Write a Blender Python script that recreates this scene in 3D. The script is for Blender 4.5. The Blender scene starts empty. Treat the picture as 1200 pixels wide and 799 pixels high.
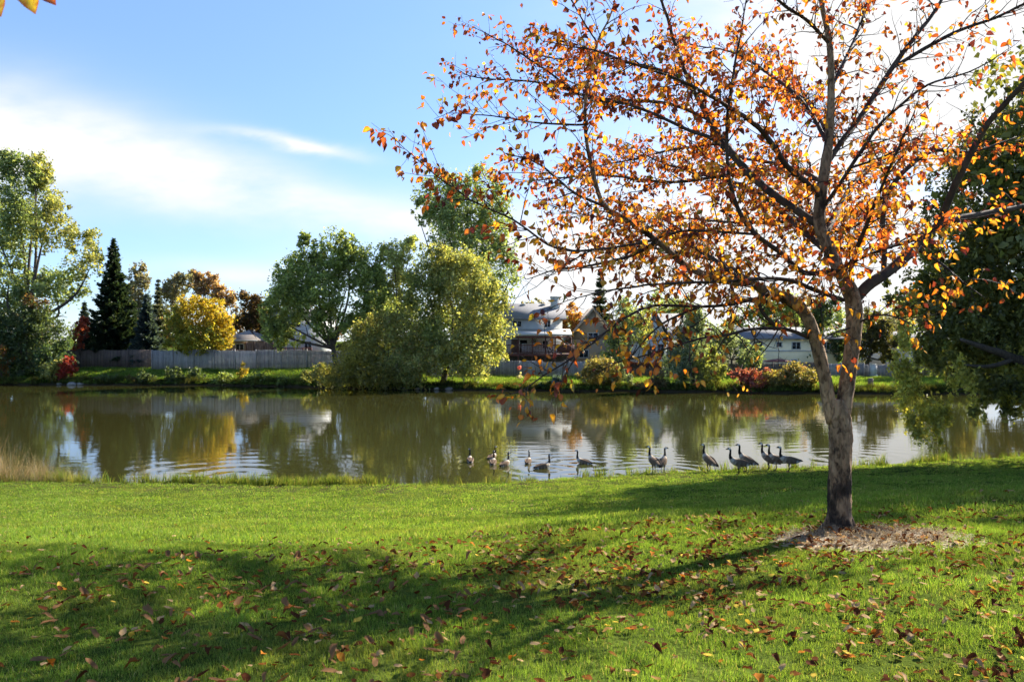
import bpy, math, random
import numpy as np
from mathutils import Vector, Matrix, kdtree

random.seed(11)
rng = np.random.default_rng(11)
SC = bpy.context.scene
COL = SC.collection
CAM_Z = 4.3
R = math.radians

# ------------------------------------------------------------------ basics
def P(px, py, D):
    """point seen at photo pixel (px, py) at distance D in front of the viewer"""
    return np.array([(px - 600) * D / 1000.0, D, CAM_Z - (py - 400) * D / 1000.0])

def smooth(t, a, b):
    t = np.clip((np.asarray(t, float) - a) / (b - a), 0, 1)
    return t * t * (3 - 2 * t)

def near_shore(x):
    x = np.asarray(x, float)
    r = np.maximum(0, x + 1.0)
    return 25.5 + 0.30 * r * smooth(r, 0, 3) + 0.25 * np.sin(x * 0.35) + 0.12 * np.sin(x * 1.3 + 1)

FSX = [-200, -50, -38, -27, -16, -6, 0, 12, 25, 40, 60, 200]
FSY = [86, 83.5, 83, 82.5, 78, 74.5, 73.5, 72.5, 69.5, 69, 69, 75]
def far_shore(x):
    x = np.asarray(x, float)
    return np.interp(x, FSX, FSY) + 0.25 * np.sin(x * 0.8) + 0.15 * np.sin(x * 2.1 + 2)

LAWN_S = [0, 0.35, 1.2, 4, 10, 14.3, 16.9, 18.8, 22.2, 40, 400]
LAWN_Z = [0, 0.10, 0.17, 0.34, 1.10, 1.82, 2.34, 2.66, 2.78, 2.82, 3.0]
def ground(x, y):
    x = np.asarray(x, float); y = np.asarray(y, float)
    s = near_shore(x) - y
    t = y - far_shore(x)
    zn = np.interp(s, LAWN_S, LAWN_Z)
    zl = 0.8 * (1 - smooth(x, -22, -8))
    zf = np.interp(t, [0, 0.3, 1.0, 3.0, 8, 14, 40, 80, 2000], [0, 0.25, 0.42, 0.5, 0.6, 0.72, 1.2, 1.6, 2.0])
    zf = zf + zl * smooth(t, 0.5, 7)
    und = 0.015 * np.sin(x * 1.1 + y * 0.7) + 0.012 * np.sin(x * 2.3 - y * 1.9)
    deep = -np.minimum(np.minimum(-s, -t) * 0.4, 1.5)
    z = np.where(s > 0, zn + und * smooth(s, 0.5, 3), np.where(t > 0, zf, deep))
    return z

def g1(x, y):
    return float(ground(x, y))

def hit(px, py):
    """where the line of sight through a photo pixel meets the lawn"""
    d = np.linspace(2.2, 40, 8000)
    x = (px - 600) / 1000 * d
    z = CAM_Z - (py - 400) / 1000 * d
    g = ground(x, d)
    k = np.argmax(z <= g)
    return np.array([x[k], d[k], g[k]])

def set_props(o, label=None, cat=None, group=None, kind=None):
    if label: o["label"] = label
    if cat: o["category"] = cat
    if group: o["group"] = group
    if kind: o["kind"] = kind
    return o

def empty(name, loc, label, cat, group=None, rz=0):
    o = bpy.data.objects.new(name, None)
    COL.objects.link(o)
    o.location = loc
    o.rotation_euler = (0, 0, rz)
    o.empty_display_size = 0.2
    return set_props(o, label, cat, group)

def link_mesh(name, me, mat=None, parent=None, loc=(0, 0, 0)):
    o = bpy.data.objects.new(name, me)
    if mat is not None and len(me.materials) == 0:
        me.materials.append(mat)
    COL.objects.link(o)
    if parent is not None:
        o.parent = parent
        o.location = (-Vector(parent.location) + Vector(loc)) if parent.rotation_euler[2] == 0 else loc
    else:
        o.location = loc
    return o

def np_mesh(name, V, F, col=None, smooth_faces=False):
    """mesh from numpy: V (n,3), F list of (m,k) index arrays"""
    me = bpy.data.meshes.new(name)
    V = np.asarray(V, np.float32)
    me.vertices.add(len(V))
    me.vertices.foreach_set("co", V.ravel())
    if not isinstance(F, list): F = [F]
    F = [np.asarray(f, np.int32) for f in F if len(f)]
    nl = sum(f.size for f in F); nf = sum(len(f) for f in F)
    me.loops.add(nl); me.polygons.add(nf)
    me.loops.foreach_set("vertex_index", np.concatenate([f.ravel() for f in F]))
    tot = np.concatenate([np.full(len(f), f.shape[1], np.int32) for f in F])
    st = np.concatenate([[0], np.cumsum(tot)[:-1]]).astype(np.int32)
    me.polygons.foreach_set("loop_start", st)
    me.polygons.foreach_set("loop_total", tot)
    if smooth_faces:
        me.polygons.foreach_set("use_smooth", np.ones(nf, bool))
    me.update(calc_edges=True)
    if col is not None:
        a = me.color_attributes.new("col", 'FLOAT_COLOR', 'POINT')
        c = np.ones((len(V), 4), np.float32); c[:, :3] = col
        a.data.foreach_set("color", c.ravel())
    return me

class MB:
    """collects boxes, prisms and tubes for one mesh"""
    def __init__(self):
        self.v = []; self.q = []; self.t = []; self.n = 0; self.c = []
    def add(self, V, Q=None, T=None, col=None):
        V = np.asarray(V, float)
        if Q is not None and len(Q): self.q.append(np.asarray(Q) + self.n)
        if T is not None and len(T): self.t.append(np.asarray(T) + self.n)
        self.v.append(V); self.n += len(V)
        self.c.append(np.tile(np.array(col if col is not None else (1, 1, 1), float), (len(V), 1)) if col is None or np.ndim(col) == 1 else np.asarray(col))
    def box(self, c, s, rz=0, col=None, top=None):
        x, y, z = np.array(s) / 2.0
        V = np.array([[-x, -y, -z], [x, -y, -z], [x, y, -z], [-x, y, -z], [-x, -y, z], [x, -y, z], [x, y, z], [-x, y, z]])
        ca, sa = math.cos(rz), math.sin(rz)
        V = np.stack([V[:, 0] * ca - V[:, 1] * sa, V[:, 0] * sa + V[:, 1] * ca, V[:, 2]], 1) + np.array(c)
        Q = [[0, 3, 2, 1], [4, 5, 6, 7], [0, 1, 5, 4], [1, 2, 6, 5], [2, 3, 7, 6], [3, 0, 4, 7]]
        self.add(V, Q, col=col)
    def prism(self, poly, h_vec, col=None):
        """poly: ordered 3d points of a flat outline, pushed along h_vec"""
        poly = np.asarray(poly, float); n = len(poly)
        V = np.concatenate([poly, poly + np.asarray(h_vec)])
        Q = [[i, (i + 1) % n, n + (i + 1) % n, n + i] for i in range(n)]
        if n == 4:
            Q += [[3, 2, 1, 0], [4, 5, 6, 7]]; T = None
        else:
            T = [[0, i + 1, i] for i in range(1, n - 1)] + [[n, n + i, n + i + 1] for i in range(1, n - 1)]
        self.add(V, Q, T, col=col)
    def tube(self, pts, rad, sides=8, col=None, jitter=0.0):
        V, Q, T = tube(pts, rad, sides, jitter)
        self.add(V, Q, T, col=col)
    def build(self, name, mat, parent=None, smooth_faces=False, with_col=False):
        V = np.concatenate(self.v)
        F = []
        if self.q: F.append(np.concatenate(self.q))
        if self.t: F.append(np.concatenate(self.t))
        me = np_mesh(name, V, F, np.concatenate(self.c) if with_col else None, smooth_faces)
        return link_mesh(name, me, mat, parent)

def tube(pts, rad, sides=8, jitter=0.0):
    pts = np.asarray(pts, float); n = len(pts)
    rad = np.asarray(rad, float)
    tan = np.gradient(pts, axis=0)
    tan /= np.linalg.norm(tan, axis=1)[:, None] + 1e-9
    up = np.array([0.31, -0.77, 0.2]); nrm = []
    u = np.cross(tan[0], up); u /= np.linalg.norm(u)
    for i in range(n):
        u = u - tan[i] * np.dot(u, tan[i]); u /= np.linalg.norm(u) + 1e-9
        nrm.append(u.copy())
    nrm = np.array(nrm); bi = np.cross(tan, nrm)
    a = np.linspace(0, 2 * np.pi, sides, endpoint=False)
    rr = rad[:, None] * (1 + jitter * rng.standard_normal((n, sides)))
    V = pts[:, None, :] + rr[:, :, None] * (np.cos(a)[None, :, None] * nrm[:, None, :] + np.sin(a)[None, :, None] * bi[:, None, :])
    V = V.reshape(-1, 3)
    i = np.arange(n - 1)[:, None] * sides; j = np.arange(sides)[None, :]; k = (j + 1) % sides
    Q = np.stack([i + j, i + k, i + sides + k, i + sides + j], -1).reshape(-1, 4)
    V = np.concatenate([V, pts[:1], pts[-1:]])
    m = len(V)
    jj = np.arange(sides); kk = (jj + 1) % sides
    T = np.concatenate([np.stack([np.full(sides, m - 2), kk, jj], 1), np.stack([np.full(sides, m - 1), (n - 1) * sides + jj, (n - 1) * sides + kk], 1)])
    return V, Q, T

def resample(pts, step):
    """smooth Catmull-Rom resampling of an (n,k) polyline whose first 3 columns are xyz"""
    pts = np.asarray(pts, float)
    p = np.vstack([2 * pts[0] - pts[1], pts, 2 * pts[-1] - pts[-2]])
    out = []
    for i in range(1, len(p) - 2):
        seg = np.linalg.norm(p[i + 1, :3] - p[i, :3])
        m = max(2, int(seg / step))
        t = np.linspace(0, 1, m, endpoint=False)[:, None]
        a, b, c, d = p[i - 1], p[i], p[i + 1], p[i + 2]
        out.append(0.5 * ((2 * b) + (-a + c) * t + (2 * a - 5 * b + 4 * c - d) * t ** 2 + (-a + 3 * b - 3 * c + d) * t ** 3))
    out.append(p[-2][None, :])
    return np.vstack(out)

# ------------------------------------------------------------------ materials
def new_mat(name):
    m = bpy.data.materials.new(name); m.use_nodes = True
    m.node_tree.nodes.clear()
    return m, m.node_tree.nodes, m.node_tree.links

def node(ns, t, **kw):
    n = ns.new(t)
    for k, v in kw.items(): setattr(n, k, v)
    return n

def ramp(ns, stops):
    r = ns.new('ShaderNodeValToRGB'); e = r.color_ramp.elements
    while len(e) > 1: e.remove(e[-1])
    e[0].position = stops[0][0]; e[0].color = (*stops[0][1], 1)
    for p_, c_ in stops[1:]:
        x = e.new(p_); x.color = (*c_, 1)
    return r

def leaf_material(name, trans=0.5, tint=(1.25, 1.15, 0.6), gloss=0.05, vary=0.25, rough=0.4, worn=None):
    m, ns, ln = new_mat(name)
    out = node(ns, 'ShaderNodeOutputMaterial')
    at = node(ns, 'ShaderNodeAttribute', attribute_name='col')
    geo = node(ns, 'ShaderNodeNewGeometry')
    nz = node(ns, 'ShaderNodeTexNoise'); nz.inputs['Scale'].default_value = 1.3
    ln.new(geo.outputs['Position'], nz.inputs['Vector'])
    mr = node(ns, 'ShaderNodeMapRange')
    mr.inputs['From Min'].default_value = 0.3; mr.inputs['From Max'].default_value = 0.7
    mr.inputs['To Min'].default_value = 1 - vary; mr.inputs['To Max'].default_value = 1 + vary
    ln.new(nz.outputs['Fac'], mr.inputs['Value'])
    mul = node(ns, 'ShaderNodeVectorMath', operation='SCALE')
    ln.new(at.outputs['Color'], mul.inputs[0]); ln.new(mr.outputs['Result'], mul.inputs['Scale'])
    src = mul.outputs[0]
    if worn:      # dry, yellowed patches of turf
        n2 = node(ns, 'ShaderNodeTexNoise'); n2.inputs['Scale'].default_value = 0.8; n2.inputs['Detail'].default_value = 6; n2.inputs['Roughness'].default_value = 0.6
        ln.new(geo.outputs['Position'], n2.inputs['Vector'])
        m2r = node(ns, 'ShaderNodeMapRange'); m2r.inputs['From Min'].default_value = 0.5; m2r.inputs['From Max'].default_value = 0.74; m2r.inputs['To Max'].default_value = 0.5
        ln.new(n2.outputs['Fac'], m2r.inputs['Value'])
        mxw = node(ns, 'ShaderNodeMixRGB'); mxw.inputs[2].default_value = (*worn, 1)
        ln.new(m2r.outputs[0], mxw.inputs[0]); ln.new(mul.outputs[0], mxw.inputs[1]); src = mxw.outputs[0]
    t2 = node(ns, 'ShaderNodeVectorMath', operation='MULTIPLY'); t2.inputs[1].default_value = tint
    ln.new(src, t2.inputs[0])
    di = node(ns, 'ShaderNodeBsdfDiffuse'); tr = node(ns, 'ShaderNodeBsdfTranslucent'); gl = node(ns, 'ShaderNodeBsdfGlossy')
    gl.inputs['Roughness'].default_value = rough
    ln.new(src, di.inputs['Color']); ln.new(t2.outputs[0], tr.inputs['Color'])
    m1 = node(ns, 'ShaderNodeMixShader'); m1.inputs[0].default_value = trans
    ln.new(di.outputs[0], m1.inputs[1]); ln.new(tr.outputs[0], m1.inputs[2])
    m2 = node(ns, 'ShaderNodeMixShader'); m2.inputs[0].default_value = gloss
    ln.new(m1.outputs[0], m2.inputs[1]); ln.new(gl.outputs[0], m2.inputs[2])
    ln.new(m2.outputs[0], out.inputs['Surface'])
    return m

def noisy_material(name, stops, scale=8, detail=6, rough=0.8, bump=0.3, stretch=(1, 1, 1), dist=0.02, spec=0.3, attr=False, coord='Object', metallic=0.0):
    m, ns, ln = new_mat(name)
    out = node(ns, 'ShaderNodeOutputMaterial'); b = node(ns, 'ShaderNodeBsdfPrincipled')
    tc = node(ns, 'ShaderNodeTexCoord'); mp = node(ns, 'ShaderNodeMapping')
    mp.inputs['Scale'].default_value = stretch
    ln.new(tc.outputs[coord], mp.inputs['Vector'])
    nz = node(ns, 'ShaderNodeTexNoise'); nz.inputs['Scale'].default_value = scale; nz.inputs['Detail'].default_value = detail
    nz.inputs['Roughness'].default_value = 0.62
    ln.new(mp.outputs[0], nz.inputs['Vector'])
    r = ramp(ns, stops); ln.new(nz.outputs['Fac'], r.inputs[0])
    if attr:
        at = node(ns, 'ShaderNodeAttribute', attribute_name='col')
        mu = node(ns, 'ShaderNodeVectorMath', operation='MULTIPLY')
        ln.new(r.outputs['Color'], mu.inputs[0]); ln.new(at.outputs['Color'], mu.inputs[1])
        ln.new(mu.outputs[0], b.inputs['Base Color'])
    else:
        ln.new(r.outputs['Color'], b.inputs['Base Color'])
    b.inputs['Roughness'].default_value = rough
    b.inputs['Specular IOR Level'].default_value = spec
    b.inputs['Metallic'].default_value = metallic
    if bump:
        bp = node(ns, 'ShaderNodeBump'); bp.inputs['Strength'].default_value = bump; bp.inputs['Distance'].default_value = dist
        ln.new(nz.outputs['Fac'], bp.inputs['Height']); ln.new(bp.outputs[0], b.inputs['Normal'])
    ln.new(b.outputs[0], out.inputs['Surface'])
    return m

def flat(name, c, var=0.12, **kw):
    lo = tuple(v * (1 - var) for v in c); hi = tuple(min(1, v * (1 + var)) for v in c)
    return noisy_material(name, [(0.3, lo), (0.7, hi)], **kw)

M = {}
M['leaf'] = leaf_material('foliage', 0.55, (1.5, 1.4, 0.6), 0.02, 0.22)
M['pear_leaf'] = leaf_material('autumn_leaf', 0.6, (1.4, 1.15, 0.6), 0.03, 0.12, 0.4)
M['fallen'] = leaf_material('fallen_leaf', 0.25, (1.2, 1.0, 0.7), 0.004, 0.10, 0.6)
M['grass'] = leaf_material('grass_blade', 0.5, (1.42, 1.25, 0.5), 0.002, 0.22, 0.6, worn=(0.24, 0.23, 0.07))
M['dry'] = leaf_material('dry_grass', 0.4, (1.1, 1.0, 0.8), 0.03, 0.15, 0.5)
M['bark'] = noisy_material('bark', [(0.3, (0.028, 0.021, 0.016)), (0.6, (0.085, 0.066, 0.05)), (0.8, (0.14, 0.115, 0.09))], 5, 8, 0.9, 0.6, (3, 3, 0.7), 0.03)
M['twig'] = noisy_material('twig_bark', [(0.3, (0.022, 0.013, 0.009)), (0.7, (0.055, 0.034, 0.023))], 18, 5, 0.75, 0.4, (1, 1, 1), 0.004)
M['limb_bark'] = noisy_material('limb_bark', [(0.3, (0.024, 0.015, 0.010)), (0.55, (0.055, 0.035, 0.022)), (0.75, (0.095, 0.063, 0.041))], 9, 7, 0.85, 0.6, (1, 1, 1), 0.008)
M['bank_rock'] = noisy_material('pale_rock', [(0.3, (0.16, 0.14, 0.115)), (0.7, (0.27, 0.24, 0.20))], 3, 7, 0.85, 0.5, dist=0.05)
M['goose'] = noisy_material('feathers', [(0.3, (0.82, 0.82, 0.82)), (0.7, (1.1, 1.08, 1.05))], 45, 4, 0.85, 0.25, (1, 1, 1.8), 0.006, spec=0.08, attr=True)

def pear_bark():
    m, ns, ln = new_mat('flaking_bark')
    out = node(ns, 'ShaderNodeOutputMaterial'); b = node(ns, 'ShaderNodeBsdfPrincipled')
    geo = node(ns, 'ShaderNodeNewGeometry')
    mp = node(ns, 'ShaderNodeMapping'); mp.inputs['Scale'].default_value = (1, 1, 0.42)
    ln.new(geo.outputs['Position'], mp.inputs['Vector'])
    wob = node(ns, 'ShaderNodeTexNoise'); wob.inputs['Scale'].default_value = 14; wob.inputs['Detail'].default_value = 5
    ln.new(mp.outputs[0], wob.inputs['Vector'])
    add = node(ns, 'ShaderNodeMixRGB', blend_type='LINEAR_LIGHT'); add.inputs[0].default_value = 0.06
    ln.new(mp.outputs[0], add.inputs[1]); ln.new(wob.outputs['Color'], add.inputs[2])
    vo = node(ns, 'ShaderNodeTexNoise'); vo.inputs['Scale'].default_value = 30; vo.inputs['Detail'].default_value = 6; vo.inputs['Roughness'].default_value = 0.7; vo.inputs['Distortion'].default_value = 0.8
    ln.new(add.outputs[0], vo.inputs['Vector'])
    crack = ramp(ns, [(0.36, (0, 0, 0)), (0.5, (1, 1, 1))]); ln.new(vo.outputs['Fac'], crack.inputs[0])
    n2 = node(ns, 'ShaderNodeTexNoise'); n2.inputs['Scale'].default_value = 7.5; n2.inputs['Detail'].default_value = 7; n2.inputs['Roughness'].default_value = 0.65
    ln.new(mp.outputs[0], n2.inputs['Vector'])
    # darker, rougher plates towards the foot of the trunk
    sep = node(ns, 'ShaderNodeSeparateXYZ'); ln.new(geo.outputs['Position'], sep.inputs[0])
    low = node(ns, 'ShaderNodeMapRange'); low.inputs['From Min'].default_value = 2.85; low.inputs['From Max'].default_value = 3.65
    low.inputs['To Min'].default_value = -0.10; low.inputs['To Max'].default_value = 0.03
    ln.new(sep.outputs['Z'], low.inputs['Value'])
    sm = node(ns, 'ShaderNodeMath', operation='ADD'); ln.new(n2.outputs['Fac'], sm.inputs[0]); ln.new(low.outputs[0], sm.inputs[1])
    plate = ramp(ns, [(0.37, (0.034, 0.021, 0.013)), (0.43, (0.07, 0.044, 0.027)), (0.47, (0.19, 0.116, 0.064)), (0.72, (0.36, 0.232, 0.132))])
    ln.new(sm.outputs[0], plate.inputs[0])
    dark = node(ns, 'ShaderNodeMixRGB', blend_type='MULTIPLY')
    rc = ramp(ns, [(0, (0.35, 0.30, 0.27)), (1, (1, 1, 1))]); ln.new(crack.outputs[0], rc.inputs[0])
    dark.inputs[0].default_value = 0.75
    ln.new(plate.outputs[0], dark.inputs[1]); ln.new(rc.outputs[0], dark.inputs[2])
    ln.new(dark.outputs[0], b.inputs['Base Color'])
    b.inputs['Roughness'].default_value = 0.85; b.inputs['Specular IOR Level'].default_value = 0.25
    h = node(ns, 'ShaderNodeMath', operation='ADD'); ln.new(crack.outputs[0], h.inputs[0]); ln.new(n2.outputs['Fac'], h.inputs[1])
    bp = node(ns, 'ShaderNodeBump'); bp.inputs['Strength'].default_value = 0.9; bp.inputs['Distance'].default_value = 0.012
    ln.new(h.outputs[0], bp.inputs['Height']); ln.new(bp.outputs[0], b.inputs['Normal'])
    ln.new(b.outputs[0], out.inputs['Surface'])
    return m
M['pear_bark'] = pear_bark()

# ------------------------------------------------------------------ terrain and water
def graded(parts):
    a = [np.arange(s, e, st) for s, e, st in parts]
    return np.unique(np.round(np.concatenate(a + [np.array([parts[-1][1]])]), 4))

def build_terrain():
    xs = graded([(-1500, -300, 120), (-300, -90, 15), (-90, -46, 3), (-46, 46, 0.6), (46, 90, 3), (90, 300, 15), (300, 1500, 120)])
    ys = graded([(-200, -10, 12), (-10, 24, 0.6), (24, 42, 0.25), (42, 66, 2), (66, 90, 0.3), (90, 140, 2), (140, 300, 15), (300, 2400, 150)])
    X, Y = np.meshgrid(xs, ys)
    Z = ground(X, Y)
    V = np.stack([X, Y, Z], -1).reshape(-1, 3)
    nx, ny = len(xs), len(ys)
    i, j = np.meshgrid(np.arange(nx - 1), np.arange(ny - 1))
    a = (j * nx + i).ravel()
    F = np.stack([a, a + 1, a + nx + 1, a + nx], 1)
    me = np_mesh('ground', V, F, smooth_faces=True)
    m, ns, ln = new_mat('turf_soil')
    out = node(ns, 'ShaderNodeOutputMaterial'); b = node(ns, 'ShaderNodeBsdfPrincipled')
    geo = node(ns, 'ShaderNodeNewGeometry')
    n1 = node(ns, 'ShaderNodeTexNoise'); n1.inputs['Scale'].default_value = 0.55; n1.inputs['Detail'].default_value = 8
    n2 = node(ns, 'ShaderNodeTexNoise'); n2.inputs['Scale'].default_value = 40; n2.inputs['Detail'].default_value = 4
    ln.new(geo.outputs['Position'], n1.inputs['Vector']); ln.new(geo.outputs['Position'], n2.inputs['Vector'])
    g = ramp(ns, [(0.3, (0.048, 0.068, 0.013)), (0.55, (0.072, 0.100, 0.018)), (0.75, (0.11, 0.13, 0.03))])
    ln.new(n1.outputs['Fac'], g.inputs[0])
    f = ramp(ns, [(0.3, (0.55, 0.55, 0.5)), (0.7, (1.25, 1.25, 1.2))]); ln.new(n2.outputs['Fac'], f.inputs[0])
    mu = node(ns, 'ShaderNodeMixRGB', blend_type='MULTIPLY'); mu.inputs[0].default_value = 1
    ln.new(g.outputs[0], mu.inputs[1]); ln.new(f.outputs[0], mu.inputs[2])
    sep = node(ns, 'ShaderNodeSeparateXYZ'); ln.new(geo.outputs['Position'], sep.inputs[0])
    wob = node(ns, 'ShaderNodeMath', operation='MULTIPLY_ADD'); wob.inputs[1].default_value = 0.35; wob.inputs[2].default_value = -0.17
    n3 = node(ns, 'ShaderNodeTexNoise'); n3.inputs['Scale'].default_value = 1.7; n3.inputs['Detail'].default_value = 5
    ln.new(geo.outputs['Position'], n3.inputs['Vector']); ln.new(n3.outputs['Fac'], wob.inputs[0])
    zz = node(ns, 'ShaderNodeMath', operation='ADD'); ln.new(sep.outputs['Z'], zz.inputs[0]); ln.new(wob.outputs[0], zz.inputs[1])
    mud = node(ns, 'ShaderNodeMapRange'); mud.inputs['From Min'].default_value = 0.12; mud.inputs['From Max'].default_value = 0.3
    ln.new(zz.outputs[0], mud.inputs['Value'])
    mx = node(ns, 'ShaderNodeMixRGB'); mx.inputs[1].default_value = (0.045, 0.034, 0.02, 1)
    ln.new(mud.outputs[0], mx.inputs[0]); ln.new(mu.outputs[0], mx.inputs[2])
    ln.new(mx.outputs[0], b.inputs['Base Color']); b.inputs['Roughness'].default_value = 1.0; b.inputs['Specular IOR Level'].default_value = 0.0
    bp = node(ns, 'ShaderNodeBump'); bp.inputs['Strength'].default_value = 0.5; bp.inputs['Distance'].default_value = 0.03
    ln.new(n2.outputs['Fac'], bp.inputs['Height']); ln.new(bp.outputs[0], b.inputs['Normal'])
    ln.new(b.outputs[0], out.inputs['Surface'])
    set_props(link_mesh('ground', me, m), 'grassy park ground around the pond', None, None, 'structure')

def build_water(ring_pts):
    V = np.array([[-700, 15, 0], [700, 15, 0], [700, 110, 0], [-700, 110, 0]], float)
    # clipped to the pond by the banks, which rise above it on both sides
    me = np_mesh('water', V, np.array([[0, 1, 2, 3]]))
    m, ns, ln = new_mat('pond_water')
    out = node(ns, 'ShaderNodeOutputMaterial'); b = node(ns, 'ShaderNodeBsdfPrincipled')
    geo = node(ns, 'ShaderNodeNewGeometry')
    def nz(scale, st, det, rot=0.0):
        mp = node(ns, 'ShaderNodeMapping'); mp.inputs['Scale'].default_value = st; mp.inputs['Rotation'].default_value = (0, 0, rot)
        ln.new(geo.outputs['Position'], mp.inputs['Vector'])
        n = node(ns, 'ShaderNodeTexNoise'); n.inputs['Scale'].default_value = scale; n.inputs['Detail'].default_value = det
        ln.new(mp.outputs[0], n.inputs['Vector']); return n.outputs['Fac']
    def mth(op, a, c=None):
        x = node(ns, 'ShaderNodeMath', operation=op)
        for i, v in enumerate((a, c)):
            if v is None: continue
            if isinstance(v, (int, float)): x.inputs[i].default_value = v
            else: ln.new(v, x.inputs[i])
        return x.outputs[0]
    h = mth('ADD', mth('MULTIPLY', nz(1.0, (0.55, 1.5, 1), 2, 0.12), 0.007), mth('MULTIPLY', nz(4.0, (0.6, 1.4, 1), 2, -0.2), 0.0011))
    patch = node(ns, 'ShaderNodeMapRange'); patch.inputs['From Min'].default_value = 0.42; patch.inputs['From Max'].default_value = 0.62
    patch.inputs['To Min'].default_value = 0.45; patch.inputs['To Max'].default_value = 1.1
    ln.new(nz(0.09, (0.6, 1.5, 1), 2), patch.inputs['Value'])
    h = mth('MULTIPLY', h, patch.outputs[0])
    # rings spreading from the swimming geese
    for (rx, ry, amp, k, ext) in ring_pts:
        d = node(ns, 'ShaderNodeVectorMath', operation='DISTANCE'); d.inputs[1].default_value = (rx, ry, 0)
        ln.new(geo.outputs['Position'], d.inputs[0])
        w = mth('SINE', mth('MULTIPLY', d.outputs['Value'], k))
        fall = mth('EXPONENT', mth('MULTIPLY', d.outputs['Value'], -1.0 / ext))
        h = mth('ADD', h, mth('MULTIPLY', mth('MULTIPLY', w, fall), amp))
    bp = node(ns, 'ShaderNodeBump'); bp.inputs['Strength'].default_value = 1.0; bp.inputs['Distance'].default_value = 1.0
    ln.new(h, bp.inputs['Height']); ln.new(bp.outputs[0], b.inputs['Normal'])
    b.inputs['Base Color'].default_value = (0.033, 0.032, 0.009, 1)
    b.inputs['Roughness'].default_value = 0.03; b.inputs['IOR'].default_value = 1.33
    ln.new(b.outputs[0], out.inputs['Surface'])
    set_props(link_mesh('water', me, m), 'murky olive pond water with ripples', None, None, 'structure')

# ------------------------------------------------------------------ foliage
def pal(palette, n):
    w = np.array([p_[1] for p_ in palette], float); w /= w.sum()
    k = rng.choice(len(palette), n, p=w)
    c = np.array([p_[0] for p_ in palette], float)[k]
    return c * (1 + 0.22 * rng.standard_normal((n, 1))).clip(0.45, 1.7)

def rand_dirs(n):
    d = rng.standard_normal((n, 3)); return d / np.linalg.norm(d, axis=1)[:, None]

def leaf_quads(C, size, col, droop=0.0, aspect=0.62, up=None):
    """one folded diamond leaf per centre: (n,3) -> vertices, triangles, colours"""
    n = len(C)
    a = rand_dirs(n)
    if droop: a[:, 2] -= droop * np.abs(rng.standard_normal(n)); a /= np.linalg.norm(a, axis=1)[:, None]
    if up is not None: a = a + up; a /= np.linalg.norm(a, axis=1)[:, None]
    b = np.cross(a, rand_dirs(n)); b /= np.linalg.norm(b, axis=1)[:, None] + 1e-9
    nn = np.cross(a, b)
    s = (np.asarray(size) * (0.65 + 0.7 * rng.random(n)))[:, None]
    V = np.stack([C - a * s * 0.5, C + b * s * aspect * 0.5 + nn * s * 0.12 - a * s * 0.05, C + a * s * 0.5, C - b * s * aspect * 0.5 + nn * s * 0.12 - a * s * 0.05], 1).reshape(-1, 3)
    i = np.arange(n)[:, None] * 4
    F = np.concatenate([i + np.array([[0, 1, 2]]), i + np.array([[0, 2, 3]])])
    return V, F, np.repeat(col, 4, axis=0)

def crown_points(lobes, n, clump=0.30, shell=0.45, per=26, strand=0.0, fill=0.22, nbough=7, rise=0.25, fall=0.0):
    """leaf positions gathered in clumps along boughs that reach out through ellipsoid lobes: (cx,cy,cz,rx,ry,rz,weight)"""
    L = np.array([l[:7] for l in lobes], float)
    vol = L[:, 3] * L[:, 5] * L[:, 6]; vol = vol / vol.sum()
    B = []                                   # boughs: lobe, direction, reach, thickness
    for q in range(len(L)):
        m = max(4, int(round(nbough * (0.7 + 0.6 * rng.random()) * (vol[q] * len(L)) ** 0.4)))
        d = rand_dirs(m); d[:, 2] += rise; d /= np.linalg.norm(d, axis=1)[:, None]
        for k in range(m): B.append((q, d[k], 0.74 + 0.42 * rng.random(), 0.6 + 0.8 * rng.random(), vol[q] / m))
    bw = np.array([b[4] * b[3] for b in B]); bw /= bw.sum()
    nc = max(8, int(n / per))
    bi = rng.choice(len(B), nc, p=bw)
    k = np.array([B[i][0] for i in bi]); d = np.array([B[i][1] for i in bi]); reach = np.array([B[i][2] for i in bi]); th = np.array([B[i][3] for i in bi])
    t = shell * 0.6 + (1 - shell * 0.6) * rng.random(nc) ** 0.75
    S = L[k, 3:6]
    spread = 0.17 * th * np.sin(np.pi * np.clip(t * 0.85 + 0.15, 0, 1)) + 0.05
    cen = L[k, :3] + (d * (t * reach)[:, None] + rng.standard_normal((nc, 3)) * spread[:, None]) * S
    cen[:, 2] -= fall * S[:, 2] * (t * reach) ** 2
    fl = rng.random(nc) < fill
    d2 = rand_dirs(nc); cen = np.where(fl[:, None], L[k, :3] + d2 * (0.35 + 0.6 * rng.random((nc, 1)) ** 0.5) * S, cen)
    rad = clump * 0.62 * (0.45 + 0.9 * rng.random(nc)) * S.mean(axis=1)
    which = rng.integers(0, nc, n)
    off = rng.standard_normal((n, 3)) * 0.5
    st = np.array([1, 1, 1 + strand])
    pts = cen[which] + off * rad[which][:, None] * st
    if strand: pts[:, 2] -= np.abs(rng.standard_normal(n)) * rad[which] * strand * 0.6
    return pts, k[which], which, nc

def px_lobes(lobes, D, dr=0.85):
    out = []
    for l in lobes:
        px, py, rx, ry = l[:4]; dd = l[4] if len(l) > 4 else 0; w = l[5] if len(l) > 5 else 1.0
        c = P(px, py, D + dd); s = (D + dd) / 1000
        out.append((c[0], c[1], c[2], rx * s, rx * s * dr, ry * s, w))
    return out

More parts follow.
